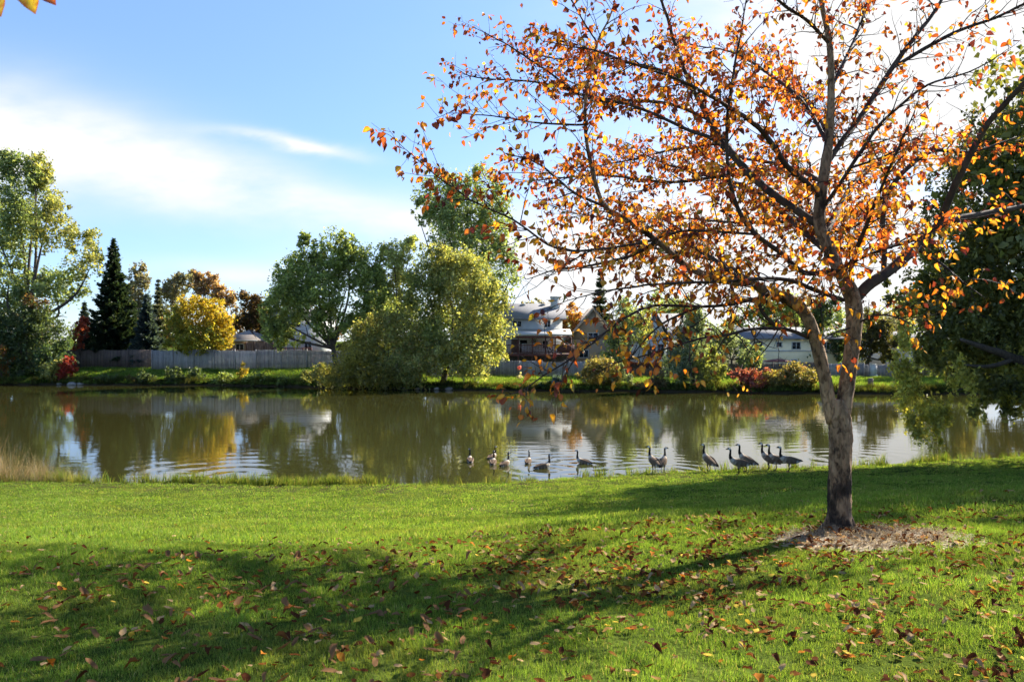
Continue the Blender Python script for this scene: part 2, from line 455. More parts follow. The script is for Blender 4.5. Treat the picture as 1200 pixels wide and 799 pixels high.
def add_trunk(parent, base, lobes, r, mat, forks=6, lean=0.0, name='trunk', split=0.25):
    mb = MB()
    L = np.array([l[:3] for l in lobes]); Rz = np.array([l[5] for l in lobes])
    top = L[np.argmax(L[:, 2])]
    topz = top[2] + 0.3 * Rz.max()
    b = np.array(base, float)
    h = topz - b[2]
    fork = b + np.array([(L[:, 0].mean() - b[0]) * 0.25, 0, h * split])
    mb.tube(resample([[*(b - [0, 0, 0.3]), r * 1.5], [*(b + [0, 0, 0.12 * h * split]), r * 1.05], [*fork, r * 0.8]], 0.3)[:, :3], resample([[*(b - [0, 0, 0.3]), r * 1.5], [*(b + [0, 0, 0.12 * h * split]), r * 1.05], [*fork, r * 0.8]], 0.3)[:, 3], 9)
    order = np.argsort(-L[:, 2])
    for q in range(forks):
        l = lobes[order[q % len(lobes)]]
        tgt = np.array(l[:3]) + rand_dirs(1)[0] * np.array(l[3:6]) * (0.55 if q else 0.3)
        mid = fork * 0.5 + tgt * 0.5 + np.array([(tgt[0] - fork[0]) * 0.12, 0, -0.08 * abs(tgt[0] - fork[0])]) + rand_dirs(1)[0] * 0.05 * h
        pr = resample([[*(fork - [0, 0, 0.1 * r]), r * 0.55], [*mid, r * 0.34], [*tgt, r * 0.08]], 0.5)
        mb.tube(pr[:, :3], pr[:, 3], 6)
        for s in range(3):
            t0 = pr[int(len(pr) * (0.45 + 0.15 * s)), :3]
            e = t0 + (rand_dirs(1)[0] + np.array([0, 0, 0.5])) * np.array(l[3:6]) * 0.45
            p2 = resample([[*t0, r * 0.2], [*((t0 + e) / 2 + rand_dirs(1)[0] * 0.1), r * 0.12], [*e, r * 0.03]], 0.6)
            mb.tube(p2[:, :3], p2[:, 3], 5)
    return mb.build(name, mat, parent, True)

FN, FS, FC = 2.5, 1.02, 1.3
def broad_tree(name, label, cat, px, D, lobes, palettes, n, size, trunk_r=0.25, forks=6, clump=0.3, shell=0.45, strand=0.0, droop=0.0,
               group=None, base_y=None, dr=0.85, split=0.25, per=26, mat='leaf', base=None, fill=0.22, nbough=7):
    x = (px - 600) * D / 1000
    b = np.array([x, D, g1(x, D)]) if base is None else np.array(base)
    e = empty(name, b, label, cat, group)
    n = int(n * FN); size = size * FS; clump = clump * FC
    L = px_lobes(lobes, D, dr)
    pts, k, which, nc = crown_points(L, n, clump, shell, per, strand, fill, nbough)
    gz = ground(pts[:, 0], pts[:, 1]) + 0.05
    gz = np.maximum(gz, 0.08)
    pts[:, 2] = np.where(pts[:, 2] < gz, gz + np.abs(pts[:, 2] - gz) * 0.15, pts[:, 2])
    npal = len(palettes)
    cols = np.zeros((n, 3))
    lp = np.array([lobes[i][6] if len(lobes[i]) > 6 else i % npal for i in range(len(lobes))])[k]
    for q in range(npal):
        mk = lp == q
        cols[mk] = pal(palettes[q], mk.sum())
    ct = (1 + 0.16 * rng.standard_normal((nc, 1))).clip(0.6, 1.5)
    cols *= 1.5 * ct[which]
    V, F, C = leaf_quads(pts, np.full(n, size), cols, droop)
    me = np_mesh('crown', V, F, C)
    link_mesh('crown', me, M[mat], e)
    if trunk_r: add_trunk(e, b, L, trunk_r, M['bark'], forks, split=split)
    return e

def conifer(name, label, px, D, top_py, half_px, palette, n_whorl, group=None, base_py=None, size=0.17, sag=0.25):
    x = (px - 600) * D / 1000; b = np.array([x, D, g1(x, D)])
    topz = CAM_Z - (top_py - 400) * D / 1000; h = topz - b[2]; rad = half_px * D / 1000
    e = empty(name, b, label, 'tree', group)
    mb = MB(); mb.tube([b - [0, 0, .3], b + [0, 0, h * .5], b + [0, 0, h]], [0.03 * h * .7, 0.016 * h * .7, 0.01], 7)
    C = []; A = []; S = []
    for w in range(n_whorl):
        f = (w + 0.5 * rng.random()) / n_whorl
        z = b[2] + h * (0.06 + 0.94 * f)
        rr = rad * (1 - f) ** 0.85 * (0.75 + 0.4 * rng.random()) + 0.05
        nb = max(4, int(9 * (1 - f) + 4)); a0 = rng.random() * 6.28
        for q in range(nb):
            a = a0 + 6.283 * q / nb + 0.25 * rng.standard_normal()
            ln_ = rr * (0.7 + 0.45 * rng.random())
            d = np.array([math.cos(a), math.sin(a), 0])
            m_ = max(4, int(ln_ / 0.06))
            t = np.linspace(0.12, 1, m_)
            ctr = np.array([b[0], b[1], z]) + d * (t * ln_)[:, None]
            ctr[:, 2] += -sag * ln_ * t + 0.30 * ln_ * t ** 2.6
            side = np.array([-d[1], d[0], 0])
            for s in (-1, 0, 1, -.6, .6):
                wv = (0.42 * ln_ * (1 - t * 0.75) * rng.random(m_))[:, None]
                pts = ctr + side * s * wv + rng.standard_normal((m_, 3)) * np.array([.07, .07, .10])
                pts[:, 2] -= 0.12 * wv[:, 0] * abs(s)
                C.append(pts); A.append(np.tile(d + side * s * 0.6, (m_, 1))); S.append(np.full(m_, size))
            if q % 2 == 0:
                mb.tube([np.array([b[0], b[1], z]), ctr[m_ // 2], ctr[-1]], [0.03, 0.02, 0.006], 4)
    C = np.concatenate(C); A = np.concatenate(A)
    cols = pal(palette, len(C))
    V, F, cc = leaf_quads(C, np.full(len(C), size * 2.0), cols, 0, 0.42, up=A * 1.6)
    link_mesh('crown', np_mesh('crown', V, F, cc), M['leaf'], e)
    mb.build('trunk', M['bark'], e, True)
    return e

# colours (real surface values)
G_DK = [((0.060, 0.082, 0.034), 3), ((0.08, 0.105, 0.04), 2), ((0.04, 0.058, 0.026), 1)]
G_MID = [((0.135, 0.170, 0.055), 3), ((0.17, 0.195, 0.065), 2), ((0.095, 0.13, 0.042), 2)]
G_LIT = [((0.155, 0.19, 0.085), 3), ((0.19, 0.215, 0.095), 2), ((0.105, 0.145, 0.06), 2)]
G_YEL = [((0.235, 0.24, 0.085), 3), ((0.27, 0.245, 0.08), 1.5), ((0.155, 0.18, 0.065), 2)]
G_SIL = [((0.13, 0.16, 0.095), 3), ((0.17, 0.19, 0.12), 2), ((0.09, 0.12, 0.065), 2)]
Y_GLD = [((0.29, 0.225, 0.03), 3), ((0.34, 0.23, 0.025), 2), ((0.21, 0.19, 0.03), 2)]
Y_GRN = [((0.19, 0.185, 0.03), 3), ((0.13, 0.145, 0.03), 2), ((0.27, 0.21, 0.03), 1)]
O_RST = [((0.25, 0.155, 0.09), 3), ((0.21, 0.14, 0.09), 2), ((0.24, 0.19, 0.10), 1)]
R_RED = [((0.24, 0.035, 0.025), 3), ((0.16, 0.025, 0.022), 2), ((0.30, 0.07, 0.03), 1)]
P_RED = [((0.26, 0.075, 0.07), 3), ((0.20, 0.10, 0.06), 2)]
B_BRN = [((0.075, 0.045, 0.018), 3), ((0.10, 0.055, 0.02), 2), ((0.05, 0.045, 0.018), 2)]
GREYG = [((0.16, 0.16, 0.105), 3), ((0.21, 0.185, 0.125), 2), ((0.19, 0.145, 0.11), 1)]
SPRUCE = [((0.018, 0.034, 0.020), 3), ((0.030, 0.048, 0.026), 2), ((0.055, 0.072, 0.030), 0.7)]
BLUES = [((0.050, 0.075, 0.080), 3), ((0.075, 0.105, 0.105), 2), ((0.035, 0.055, 0.055), 2)]
O_SHR = [((0.17, 0.145, 0.045), 3), ((0.21, 0.15, 0.055), 2), ((0.12, 0.12, 0.04), 2)]

def build_far_trees():
    # left
    broad_tree('cottonwood_tree', 'tall airy light green tree at the left edge, highest on the far left bank', 'tree', 30, 92,
               [(20, 215, 26, 38, 0, 1, 0), (45, 205, 16, 30, 1, 1, 1), (15, 270, 36, 40, 0, .9, 0), (62, 262, 22, 42, -1, .8, 1), (98, 300, 22, 34, -1, .9, 1),
                (70, 335, 34, 28, 0, .7, 0), (10, 335, 30, 32, 0, .8, 0), (-30, 260, 40, 60, 2, .9, 0)],
               [G_LIT, G_YEL], 12500, 0.32, 0.42, 9, 0.28, 0.35, split=0.2, fill=0.35)
    broad_tree('dark_bush', 'broad dark green bush leaning over the water at far left', 'bush', 38, 86.5,
               [(40, 400, 42, 45, 0, 1, 0), (15, 420, 34, 40, 0, 1, 0), (62, 425, 24, 32, -1, 1, 1), (36, 365, 20, 18, 0, .7, 2), (-20, 400, 30, 45, 0, 1, 0)],
               [G_DK, [((0.07, 0.10, 0.045), 3), ((0.05, 0.08, 0.035), 2)], B_BRN], 9000, 0.27, 0.16, 7, 0.28, 0.3, split=0.1)
    broad_tree('young_shrub', 'small yellow-green shrub at the foot of the dark bush', 'shrub', 61, 83.9, [(60, 434, 11, 9), (66, 426, 6, 5), (54, 440, 7, 6)], [G_YEL], 650, 0.22, 0.04, 4, 0.35)
    broad_tree('red_shrub', 'dark red shrub beside the yellow-green shrub on the left bank', 'shrub', 79, 84.2, [(79, 432, 11, 11), (82, 424, 7, 7), (74, 440, 8, 8)], [R_RED], 1000, 0.22, 0.04, 4, 0.35)
    broad_tree('red_maple', 'bright red-orange small tree between dark bush and spruce', 'tree', 94, 90, [(94, 392, 11, 13), (98, 380, 8, 9), (90, 402, 8, 8)], [[((0.22, 0.055, 0.032), 3), ((0.16, 0.04, 0.025), 2)]], 900, 0.24, 0.06, 4, 0.32)
    broad_tree('rusty_shrub', 'low rust and olive shrub at the water at the left edge', 'shrub', 3, 84.5, [(4, 425, 14, 20), (-12, 430, 16, 24)], [[((0.20, 0.09, 0.03), 2), ((0.12, 0.11, 0.03), 2)]], 900, 0.24, 0.05, 4, 0.32)
    conifer('spruce_tree', 'tall dark green spruce with a pointed top behind the fence', 133, 93, 281, 33, SPRUCE, 46, 'conifers behind the left fence')
    conifer('spruce_tree', 'blue-grey spruce right beside the tall dark spruce', 172, 92, 346, 21, BLUES, 32, 'conifers behind the left fence')
    conifer('spruce_tree', 'small blue spruce between the red tree and the dark spruce', 99, 94, 355, 13, BLUES, 24, 'conifers behind the left fence')
    conifer('spruce_tree', 'distant thin spruce showing just right of the dark spruce top', 185, 112, 325, 12, [((0.06, 0.07, 0.05), 2), ((0.08, 0.085, 0.06), 1)], 18, 'conifers behind the left fence')
    broad_tree('distant_tree', 'grey-green rounded treetop just behind the dark spruce', 'tree', 164, 116, [(164, 330, 13, 18), (160, 350, 16, 24)], [GREYG], 1300, 0.36, 0.2, 5, 0.3)
    broad_tree('yellow_tree', 'round bright yellow tree rising behind the grey fence', 'tree', 232, 91,
               [(232, 378, 34, 30, 0, 1, 0), (210, 388, 20, 26, -1, 1, 1), (256, 388, 20, 26, -1, 1, 0), (232, 398, 34, 20, -1.5, 1, 1), (226, 360, 22, 14, 0, .8, 0), (248, 362, 18, 14, 0, .8, 0)],
               [Y_GLD, Y_GRN], 7800, 0.24, 0.16, 6, 0.22, 0.5, split=0.3, fill=0.85, nbough=14)
    broad_tree('distant_tree', 'thin grey-olive treetop directly behind the round yellow tree', 'tree', 210, 118, [(208, 338, 18, 18), (225, 332, 14, 14), (195, 352, 18, 22)], [GREYG], 1700, 0.36, 0.2, 7, 0.3)
    broad_tree('distant_tree', 'rust-orange treetop right behind the round yellow tree', 'tree', 252, 112, [(248, 338, 16, 18), (264, 352, 14, 18), (234, 336, 12, 16), (272, 385, 12, 18)], [O_RST], 2200, 0.36, 0.2, 7, 0.28)
    broad_tree('distant_tree', 'dark bronze tree between the rust treetop and the big green tree', 'tree', 297, 108, [(296, 366, 20, 24), (288, 385, 18, 20), (312, 375, 16, 28)], [B_BRN], 2500, 0.34, 0.2, 5, 0.28)
    # centre
    broad_tree('green_tree', 'big spreading mid green tree over the grey fence', 'tree', 395, 84,
               [(390, 300, 26, 34, 0, 1, 0), (350, 330, 34, 34, 0, 1, 0), (420, 320, 30, 34, 1, 1, 0), (330, 360, 30, 30, 0, 1, 1), (372, 345, 34, 30, -1, .9, 0), (440, 350, 26, 34, 1, 1, 0),
                (322, 385, 18, 20, 0, .8, 1), (405, 285, 14, 18, 0, .9, 1), (338, 398, 24, 16, 0, .8, 1), (385, 378, 30, 22, -.5, .8, 0), (425, 380, 24, 26, -.5, .9, 0), (318, 372, 18, 26, 0, .9, 0), (448, 372, 22, 30, 0, .9, 1), (360, 290, 12, 18, 0, .7, 0), (336, 320, 10, 14, 0, .7, 0)],
               [[((0.165, 0.205, 0.07), 3), ((0.205, 0.235, 0.08), 2), ((0.12, 0.155, 0.055), 2)], [((0.19, 0.225, 0.075), 3), ((0.235, 0.25, 0.085), 2)]], 16500, 0.27, 0.26, 10, 0.27, 0.35, split=0.18, fill=0.4)
    broad_tree('willow_tree', 'large rounded yellow-green willow standing at the water', 'tree', 520, 78,
               [(535, 335, 36, 40, 0, 1, 0), (560, 375, 34, 42, -1, 1, 0), (500, 345, 28, 44, 0, 1, 1), (545, 415, 40, 32, -2, 1, 0), (515, 300, 20, 20, 0, .8, 0), (555, 320, 24, 26, 0, .9, 0), (580, 360, 18, 30, -1, .8, 0),
                (505, 400, 28, 40, -1, 1, 1), (575, 400, 22, 30, -1, .8, 0)],
               [G_YEL, [((0.155, 0.18, 0.06), 3), ((0.20, 0.205, 0.07), 2), ((0.11, 0.14, 0.045), 1)]], 17500, 0.23, 0.28, 9, 0.24, 0.4, 0.5, 0.5, split=0.15, fill=0.38, nbough=9)
    broad_tree('willow_tree', 'low olive willow thicket with drooping branches, left of the yellow-green willow', 'tree', 455, 77,
               [(455, 400, 34, 36, -1, 1, 0), (420, 425, 34, 26, -1.5, 1, 1), (480, 425, 40, 26, -2, 1, 0), (400, 440, 34, 12, -1.5, 1, 1), (450, 440, 40, 14, -2, 1, 1), (430, 395, 22, 28, 0, .8, 0), (375, 440, 20, 12, 0, .8, 0)],
               [[((0.15, 0.165, 0.055), 3), ((0.20, 0.19, 0.065), 2), ((0.19, 0.14, 0.04), .6)], [((0.16, 0.15, 0.038), 3), ((0.2, 0.175, 0.042), 2)]], 11500, 0.22, 0.2, 8, 0.28, 0.3, 0.5, 0.5, split=0.12, fill=0.4)
    broad_tree('pale_tree', 'thin pale-leaved tree with sky gaps between green tree and willow', 'tree', 463, 86,
               [(462, 300, 20, 20, 0, .8, 0), (470, 330, 16, 18, 0, .7, 1), (445, 325, 14, 18, 0, .7, 1), (485, 290, 14, 14, 0, .8, 0), (458, 355, 18, 14, 0, .6, 1), (445, 375, 22, 22, 0, .8, 1), (478, 365, 18, 24, 0, .8, 0)],
               [[((0.22, 0.25, 0.10), 3), ((0.27, 0.28, 0.11), 2)], [((0.27, 0.27, 0.09), 3), ((0.3, 0.27, 0.09), 1)]], 5600, 0.25, 0.18, 8, 0.3, 0.3, split=0.3, fill=0.35)
    broad_tree('poplar_tree', 'tall upright green poplar rising behind the willow', 'tree', 550, 94,
               [(520, 235, 26, 34, 0, 1, 0), (495, 245, 14, 30, 0, .8, 1), (548, 225, 26, 30, 0, 1, 0), (575, 260, 26, 50, 0, 1, 0), (540, 280, 40, 50, 0, 1, 1), (595, 310, 16, 50, 0, .8, 1), (560, 330, 40, 40, 0, .8, 0)],
               [[((0.17, 0.21, 0.085), 3), ((0.20, 0.235, 0.095), 2)], [((0.15, 0.19, 0.085), 3), ((0.19, 0.22, 0.10), 1)]], 9500, 0.3, 0.4, 9, 0.26, 0.35, 0.3, split=0.2)
    # right of the deck house
    broad_tree('bank_shrub', 'olive shrub on the far bank under the low pear branch', 'shrub', 708, 73.6, [(706, 436, 24, 18, 0, 1, 0), (728, 440, 14, 16, 0, 1, 1), (690, 442, 16, 12, 0, 1, 0)], [O_SHR, G_SIL], 2400, 0.2, 0.05, 6, 0.32)
    broad_tree('orange_tree', 'orange tree glowing beside the deck house chimney', 'tree', 668, 104, [(670, 375, 13, 18), (662, 390, 10, 12)], [[((0.30, 0.15, 0.04), 3), ((0.33, 0.19, 0.04), 1)]], 1000, 0.3, 0.12, 5, 0.3)
    broad_tree('garden_tree', 'yellowing garden tree between tan gable house and dark gabled house', 'tree', 738, 86, [(735, 385, 22, 30, 0, 1, 0), (755, 385, 14, 20, 0, .8, 1), (722, 410, 18, 20, 0, .8, 0)], [G_LIT, G_YEL], 2600, 0.26, 0.14, 7, 0.3, 0.3, split=0.3)
    conifer('pine_tree', 'tall dark conifer behind the tan gable house', 703, 108, 318, 22, [((0.03, 0.045, 0.022), 3), ((0.045, 0.06, 0.03), 2)], 22)
    broad_tree('silver_willow', 'silver-green weeping willow at the far water edge', 'tree', 812, 74,
               [(812, 405, 26, 36, 0, 1, 0), (798, 430, 22, 26, -.5, 1, 0), (826, 436, 22, 20, -1, 1, 1), (815, 375, 16, 18, 0, .8, 0), (838, 428, 12, 22, -.5, .8, 1)],
               [G_SIL, [((0.17, 0.18, 0.05), 3), ((0.12, 0.14, 0.045), 2)]], 6500, 0.2, 0.2, 7, 0.24, 0.35, 0.7, 0.7, split=0.15)
    broad_tree('olive_tree', 'grey-green open tree beside the silver willow', 'tree', 858, 82, [(856, 405, 22, 20, 0, 1, 0), (838, 395, 16, 16, 0, .8, 0), (872, 415, 12, 16, 0, .8, 0)], [G_SIL], 2200, 0.22, 0.12, 7, 0.32, split=0.4)
    broad_tree('garden_shrub', 'bright yellow-green shrub below the cream house windows', 'shrub', 884, 84, [(884, 416, 15, 13), (876, 424, 10, 8)], [G_LIT], 900, 0.22, 0.05, 4, 0.32)
    broad_tree('red_shrub', 'pinkish red shrub on the far bank near the brown fence', 'shrub', 882, 71.2, [(884, 446, 17, 13, 0, 1, 0), (866, 440, 11, 8, 0, .8, 0), (898, 439, 9, 7, 0, .7, 0)], [P_RED], 1600, 0.18, 0.05, 6, 0.34)
    broad_tree('bank_shrub', 'wide tan and olive shrub just left of the pear trunk', 'shrub', 930, 71, [(930, 444, 26, 15, 0, 1, 0), (910, 446, 16, 13, 0, 1, 0), (948, 450, 14, 10, 0, 1, 0), (938, 438, 14, 10, .5, 1, 1)], [O_SHR, [((0.2, 0.11, 0.06), 3), ((0.17, 0.14, 0.05), 2)]], 3600, 0.18, 0.05, 6, 0.3)
    broad_tree('distant_tree', 'dark green tree filling the gap between the pear stems', 'tree', 968, 98, [(965, 390, 24, 40), (985, 410, 22, 24), (948, 405, 16, 20)], [G_DK], 3300, 0.34, 0.2, 6, 0.26)
    broad_tree('distant_tree', 'brown-green tree above the grey fence right of the pear trunk', 'tree', 1015, 96, [(1015, 405, 22, 22), (1035, 400, 18, 22), (1020, 380, 18, 24), (1045, 418, 16, 12)], [[((0.06, 0.06, 0.022), 3), ((0.09, 0.07, 0.03), 1)]], 2800, 0.32, 0.2, 6, 0.26)
    broad_tree('distant_tree', 'green treetop seen above the roof of the cream house', 'tree', 900, 124, [(890, 372, 26, 20), (920, 368, 24, 22), (862, 384, 18, 18)], [G_MID], 2200, 0.38, 0.2, 6, 0.3)
    broad_tree('distant_tree', 'amber treetop just left of the pear stems above the cream house', 'tree', 940, 130, [(944, 366, 20, 20), (930, 378, 16, 16)], [O_RST], 1500, 0.38, 0.2, 6, 0.3)
    broad_tree('distant_tree', 'hazy green treetop behind the dark gabled house', 'tree', 780, 128, [(772, 365, 24, 24), (800, 372, 22, 24), (750, 378, 18, 20)], [G_MID], 2000, 0.38, 0.2, 6, 0.3)
    broad_tree('distant_tree', 'pale treetop peeping over the deck house roof', 'tree', 630, 135, [(630, 360, 14, 8), (645, 366, 16, 12), (612, 366, 16, 12)], [GREYG], 700, 0.36, 0.2, 4, 0.3)
    for px, D, top, hw, pl, lab in [(1105, 84, 345, 34, G_MID, 'green tree on the far bank just behind the hanging sprays'), (1180, 80, 320, 44, O_SHR, 'olive tree on the far bank behind the big shade tree'),
                                    (1265, 82, 335, 46, G_DK, 'dark tree on the far bank beyond the right edge'), (1350, 80, 330, 46, G_YEL, 'yellowing tree on the far bank well beyond the right edge')]:
        broad_tree('bank_tree', lab, 'tree', px, D, [(px, top + 28, hw, 30, 0, 1, 0), (px - hw * .5, top + 62, hw * .8, 34, -1, 1, 0), (px + hw * .5, top + 66, hw * .8, 34, -1, 1, 0)], [pl], 5200, 0.26, 0.2, 7, 0.3, 0.35, split=0.2)
    # a belt of ordinary trees further off closes the horizon beyond the houses
    for i, px in enumerate(range(-260, 1700, 78)):
        D = 150 + 26 * rng.random()
        x = px + 22 * rng.standard_normal()
        hh = 30 + 14 * rng.random()
        if 560 < x < 720: hh *= 0.55
        if x < 340: hh *= 0.8
        broad_tree('distant_tree', 'indistinct tree in the far belt behind the houses', 'tree', x, D,
                   [(x, 392 - hh * .35, 30 + 8 * rng.random(), hh * .62), (x + 24, 398 - hh * .2, 24, hh * .5), (x - 22, 400 - hh * .2, 24, hh * .45)],
                   [[G_MID, G_LIT, B_BRN, G_YEL, GREYG][int(rng.integers(0, 5))]], 1100, 0.55, 0.25, 4, 0.3, group='trees in the far belt')

def build_bank_plants():
    spots = [(128, 444, 12, 12, 0), (150, 446, 14, 11, 2), (170, 443, 12, 12, 0), (205, 440, 13, 14, 0), (228, 441, 12, 14, 0), (262, 444, 12, 12, 1), (300, 443, 16, 12, 1), (335, 446, 14, 10, 1), (112, 447, 10, 7, 2),
             (640, 450, 14, 7, 0), (655, 445, 10, 9, 3), (755, 452, 14, 6, 2), (770, 447, 12, 9, 2), (785, 452, 10, 6, 0), (1012, 457, 15, 5, 0), (982, 456, 12, 5, 1)]
    pals = [G_DK, G_MID, [((0.10, 0.075, 0.035), 3), ((0.07, 0.065, 0.03), 2)], BLUES]
    nm = ['dark green weeds', 'green and amber weeds', 'withered brown weeds', 'blue-green weeds']
    where = {128: 'below the dark fence, nearest the red shrub', 150: 'below the dark spruce', 170: 'below the blue-grey spruce', 205: 'below the left side of the yellow tree', 228: 'below the middle of the yellow tree',
             262: 'beside the yellow sapling', 300: 'below the brown deck screen', 335: 'below the deck of the white house', 112: 'at the pale shore rocks', 640: 'in front of the deck house fence', 655: 'beside the leaning stake',
             755: 'below the vine-covered fence', 770: 'between vine fence and silver willow', 785: 'at the left foot of the silver willow', 1012: 'under the stump', 982: 'beside the pear trunk on the far bank'}
    for px, py, rx, ry, k in spots:
        x0 = (px - 600) * .08
        D = float(far_shore(x0)) + 0.7
        x = (px - 600) * D / 1000
        broad_tree('bank_weeds', f'clump of {nm[k]} {where[px]}', 'weeds', px, D + .2, [(px, py + 2, rx, ry * .8, 0, 1, 0), (px + rx * .5, py + 4, rx * .7, ry * .6, 0, 1, 0)], [pals[k]], 620, 0.2, 0.0, 3, 0.35, 0.2, group='weed clumps on the far bank')
    broad_tree('sapling', 'thin yellow sapling at the water below the grey fence', 'sapling', 284, 82.8, [(284, 432, 6, 8), (283, 442, 5, 8), (277, 437, 5, 3)], [[((0.34, 0.26, 0.04), 3), ((0.24, 0.2, 0.04), 1)]], 230, 0.2, 0.035, 3, 0.4)
    broad_tree('flower_plant', 'small pink flowering plant before the deck house fence', 'plant', 609, 80, [(609, 434, 3, 5, 0, 1, 0), (609, 441, 4, 5, 0, 1, 1)], [[((0.5, 0.16, 0.18), 1)], [((0.35, 0.33, 0.25), 1)]], 150, 0.15, 0.02, 2, 0.4)

# ------------------------------------------------------------------ the big tree on the right bank
def build_big_tree():
    b = np.array([25.0, 31.5, g1(25.0, 31.5)])
    e = empty('shade_tree', b, 'huge dark green tree hanging over the pond at the right edge', 'tree')
    D0 = 30.0
    lob = [(1110, 330, 60, 70, 0, 1), (1180, 250, 90, 110, 1, 1), (1130, 410, 60, 60, -1, 1), (1210, 370, 70, 80, -1, 1), (1090, 390, 38, 50, -1, .9), (1160, 460, 50, 32, -2, .8), (1200, 180, 70, 80, 2, 1)]
    L = px_lobes(lob, D0, 0.9)
    L += [(24, 29, 10, 8.5, 8, 6.5, 1), (22, 26, 8, 7, 6, 6, 1), (28, 30, 9, 9, 8, 8, 1), (25, 31, 14.5, 7.5, 7, 4.5, 1), (30, 24, 9, 7, 7, 7, 1), (19.5, 24, 12, 4.5, 5, 4, 1), (23, 22.5, 12.7, 5, 5, 3.6, 1), (20, 21.5, 12.9, 5, 5, 2.6, 1), (26, 25, 16.2, 6, 6, 3, 1), (27, 23, 12, 6, 6, 5, 1)]
    pa, _, wa, na = crown_points(L[:7], 70000, 0.22, 0.3, 60, 0.5, 0.15, 11, 0.0, 0.25)
    pb, _, _, _ = crown_points(L[7:], 70000, 0.3, 0.3, 30, 0.3, 0.6)
    pts = np.concatenate([pa, pb]); sz = np.concatenate([np.full(len(pa), 0.15), np.full(len(pb), 0.32)])
    gz = np.maximum(ground(pts[:, 0], pts[:, 1]), 0) + 1.2
    ct = np.concatenate([(1 + 0.3 * rng.standard_normal(na)).clip(0.55, 1.9)[wa], np.ones(len(pb))]); ct = ct[pts[:, 2] > gz]
    sz = sz[pts[:, 2] > gz]; pts = pts[pts[:, 2] > gz]; n = len(pts)
    cols = pal([((0.155, 0.165, 0.050), 3), ((0.205, 0.205, 0.058), 2), ((0.115, 0.128, 0.04), 2)], n) * ct[:, None]
    V1, F1, C1 = leaf_quads(pts, sz, cols, 0.5)
    # hanging sprays over the water; paler yellow-green leaf colour stands in for sunlight
    spr = [(1062, 455, 16, 40, -1.5, 1), (1082, 492, 22, 26, -1.5, 1), (1052, 430, 12, 26, -1.5, .8), (1098, 510, 10, 12, -1.5, .8), (1110, 480, 14, 20, -1.5, .7), (1195, 430, 20, 20, -2, .8), (1180, 462, 24, 12, -2, .7), (1210, 450, 26, 40, -2, .8), (1150, 482, 12, 14, -2, .5), (1058, 395, 10, 26, -1.5, .6), (1068, 350, 10, 26, -1, .5), (1085, 300, 10, 22, 0, .4), (1120, 250, 14, 20, 0, .4), (1130, 440, 16, 26, -3, .5)]
    L2 = px_lobes(spr, D0, 1.0)
    n2 = 10000
    p2, k2, w2, nc2 = crown_points(L2, n2, 0.4, 0.2, 30, 0.8)
    p2 = p2[p2[:, 2] > 0.35]; n2 = len(p2)
    c2 = pal([((0.42, 0.41, 0.09), 3), ((0.48, 0.43, 0.10), 2), ((0.30, 0.32, 0.08), 2)], n2)
    V2, F2, C2 = leaf_quads(p2, np.full(n2, 0.14), c2, 0.8, 0.5)
    link_mesh('crown', np_mesh('crown', V1, F1, C1), M['leaf'], e)
    o = link_mesh('hanging_spray', np_mesh('hanging_spray', V2, F2, C2), M['leaf'], e)
    o['label'] = 'yellow-green leaf sprays hanging to the water, sunlight put into their colour'
    mb = MB()
    pr = resample([[25, 31.5, b[2] - .4, .75], [24.9, 31.4, b[2] + 1, .55], [24.6, 31, 6, .45], [24.5, 30.5, 11, .3], [24.6, 30, 16, .08]], .3)
    mb.tube(pr[:, :3], pr[:, 3], 12, jitter=0.03)
    mb.build('trunk', M['bark'], e, True)
    for path in ([[24.8, 31.3, 3.4, .34], [21.5, 30.6, 3.7, .26], [18.7, 29.8, 3.9, .18], [16.5, 29.2, 4.9, .1], [14.6, 28.6, 5.6, .03]],
                 [[24.7, 31.2, 4.2, .3], [21, 29, 6.2, .2], [17.5, 27.5, 8, .1], [15, 27, 9, .03]],
                 [[24.6, 31, 5.2, .3], [23, 27.5, 8, .2], [21, 24.5, 10.5, .1], [19.5, 22.5, 12.5, .03]],
                 [[24.6, 31, 6, .3], [27, 28.5, 9, .2], [29.5, 26, 11.5, .05]],
                 [[18.7, 29.8, 3.9, .12], [17.6, 29.3, 3.2, .08], [16.2, 28.8, 3.0, .05], [14.6, 28.4, 2.6, .02]],
                 [[23.5, 29.6, 3.5, .22], [17.3, 28.0, 3.62, .17], [15.6, 27.4, 3.95, .12], [14.2, 27.0, 4.35, .05]],
                 [[16.4, 27.7, 3.75, .09], [15.2, 27.1, 3.5, .06], [14.2, 26.8, 3.55, .025]],
                 [[21.2, 30.5, 3.75, .16], [19.5, 30, 4.7, .1], [17.4, 29.5, 6.0, .04]]):
        q = MB(); pr = resample(path, .3); q.tube(pr[:, :3], pr[:, 3], 8, jitter=0.02); q.build('limb', M['bark'], e, True)

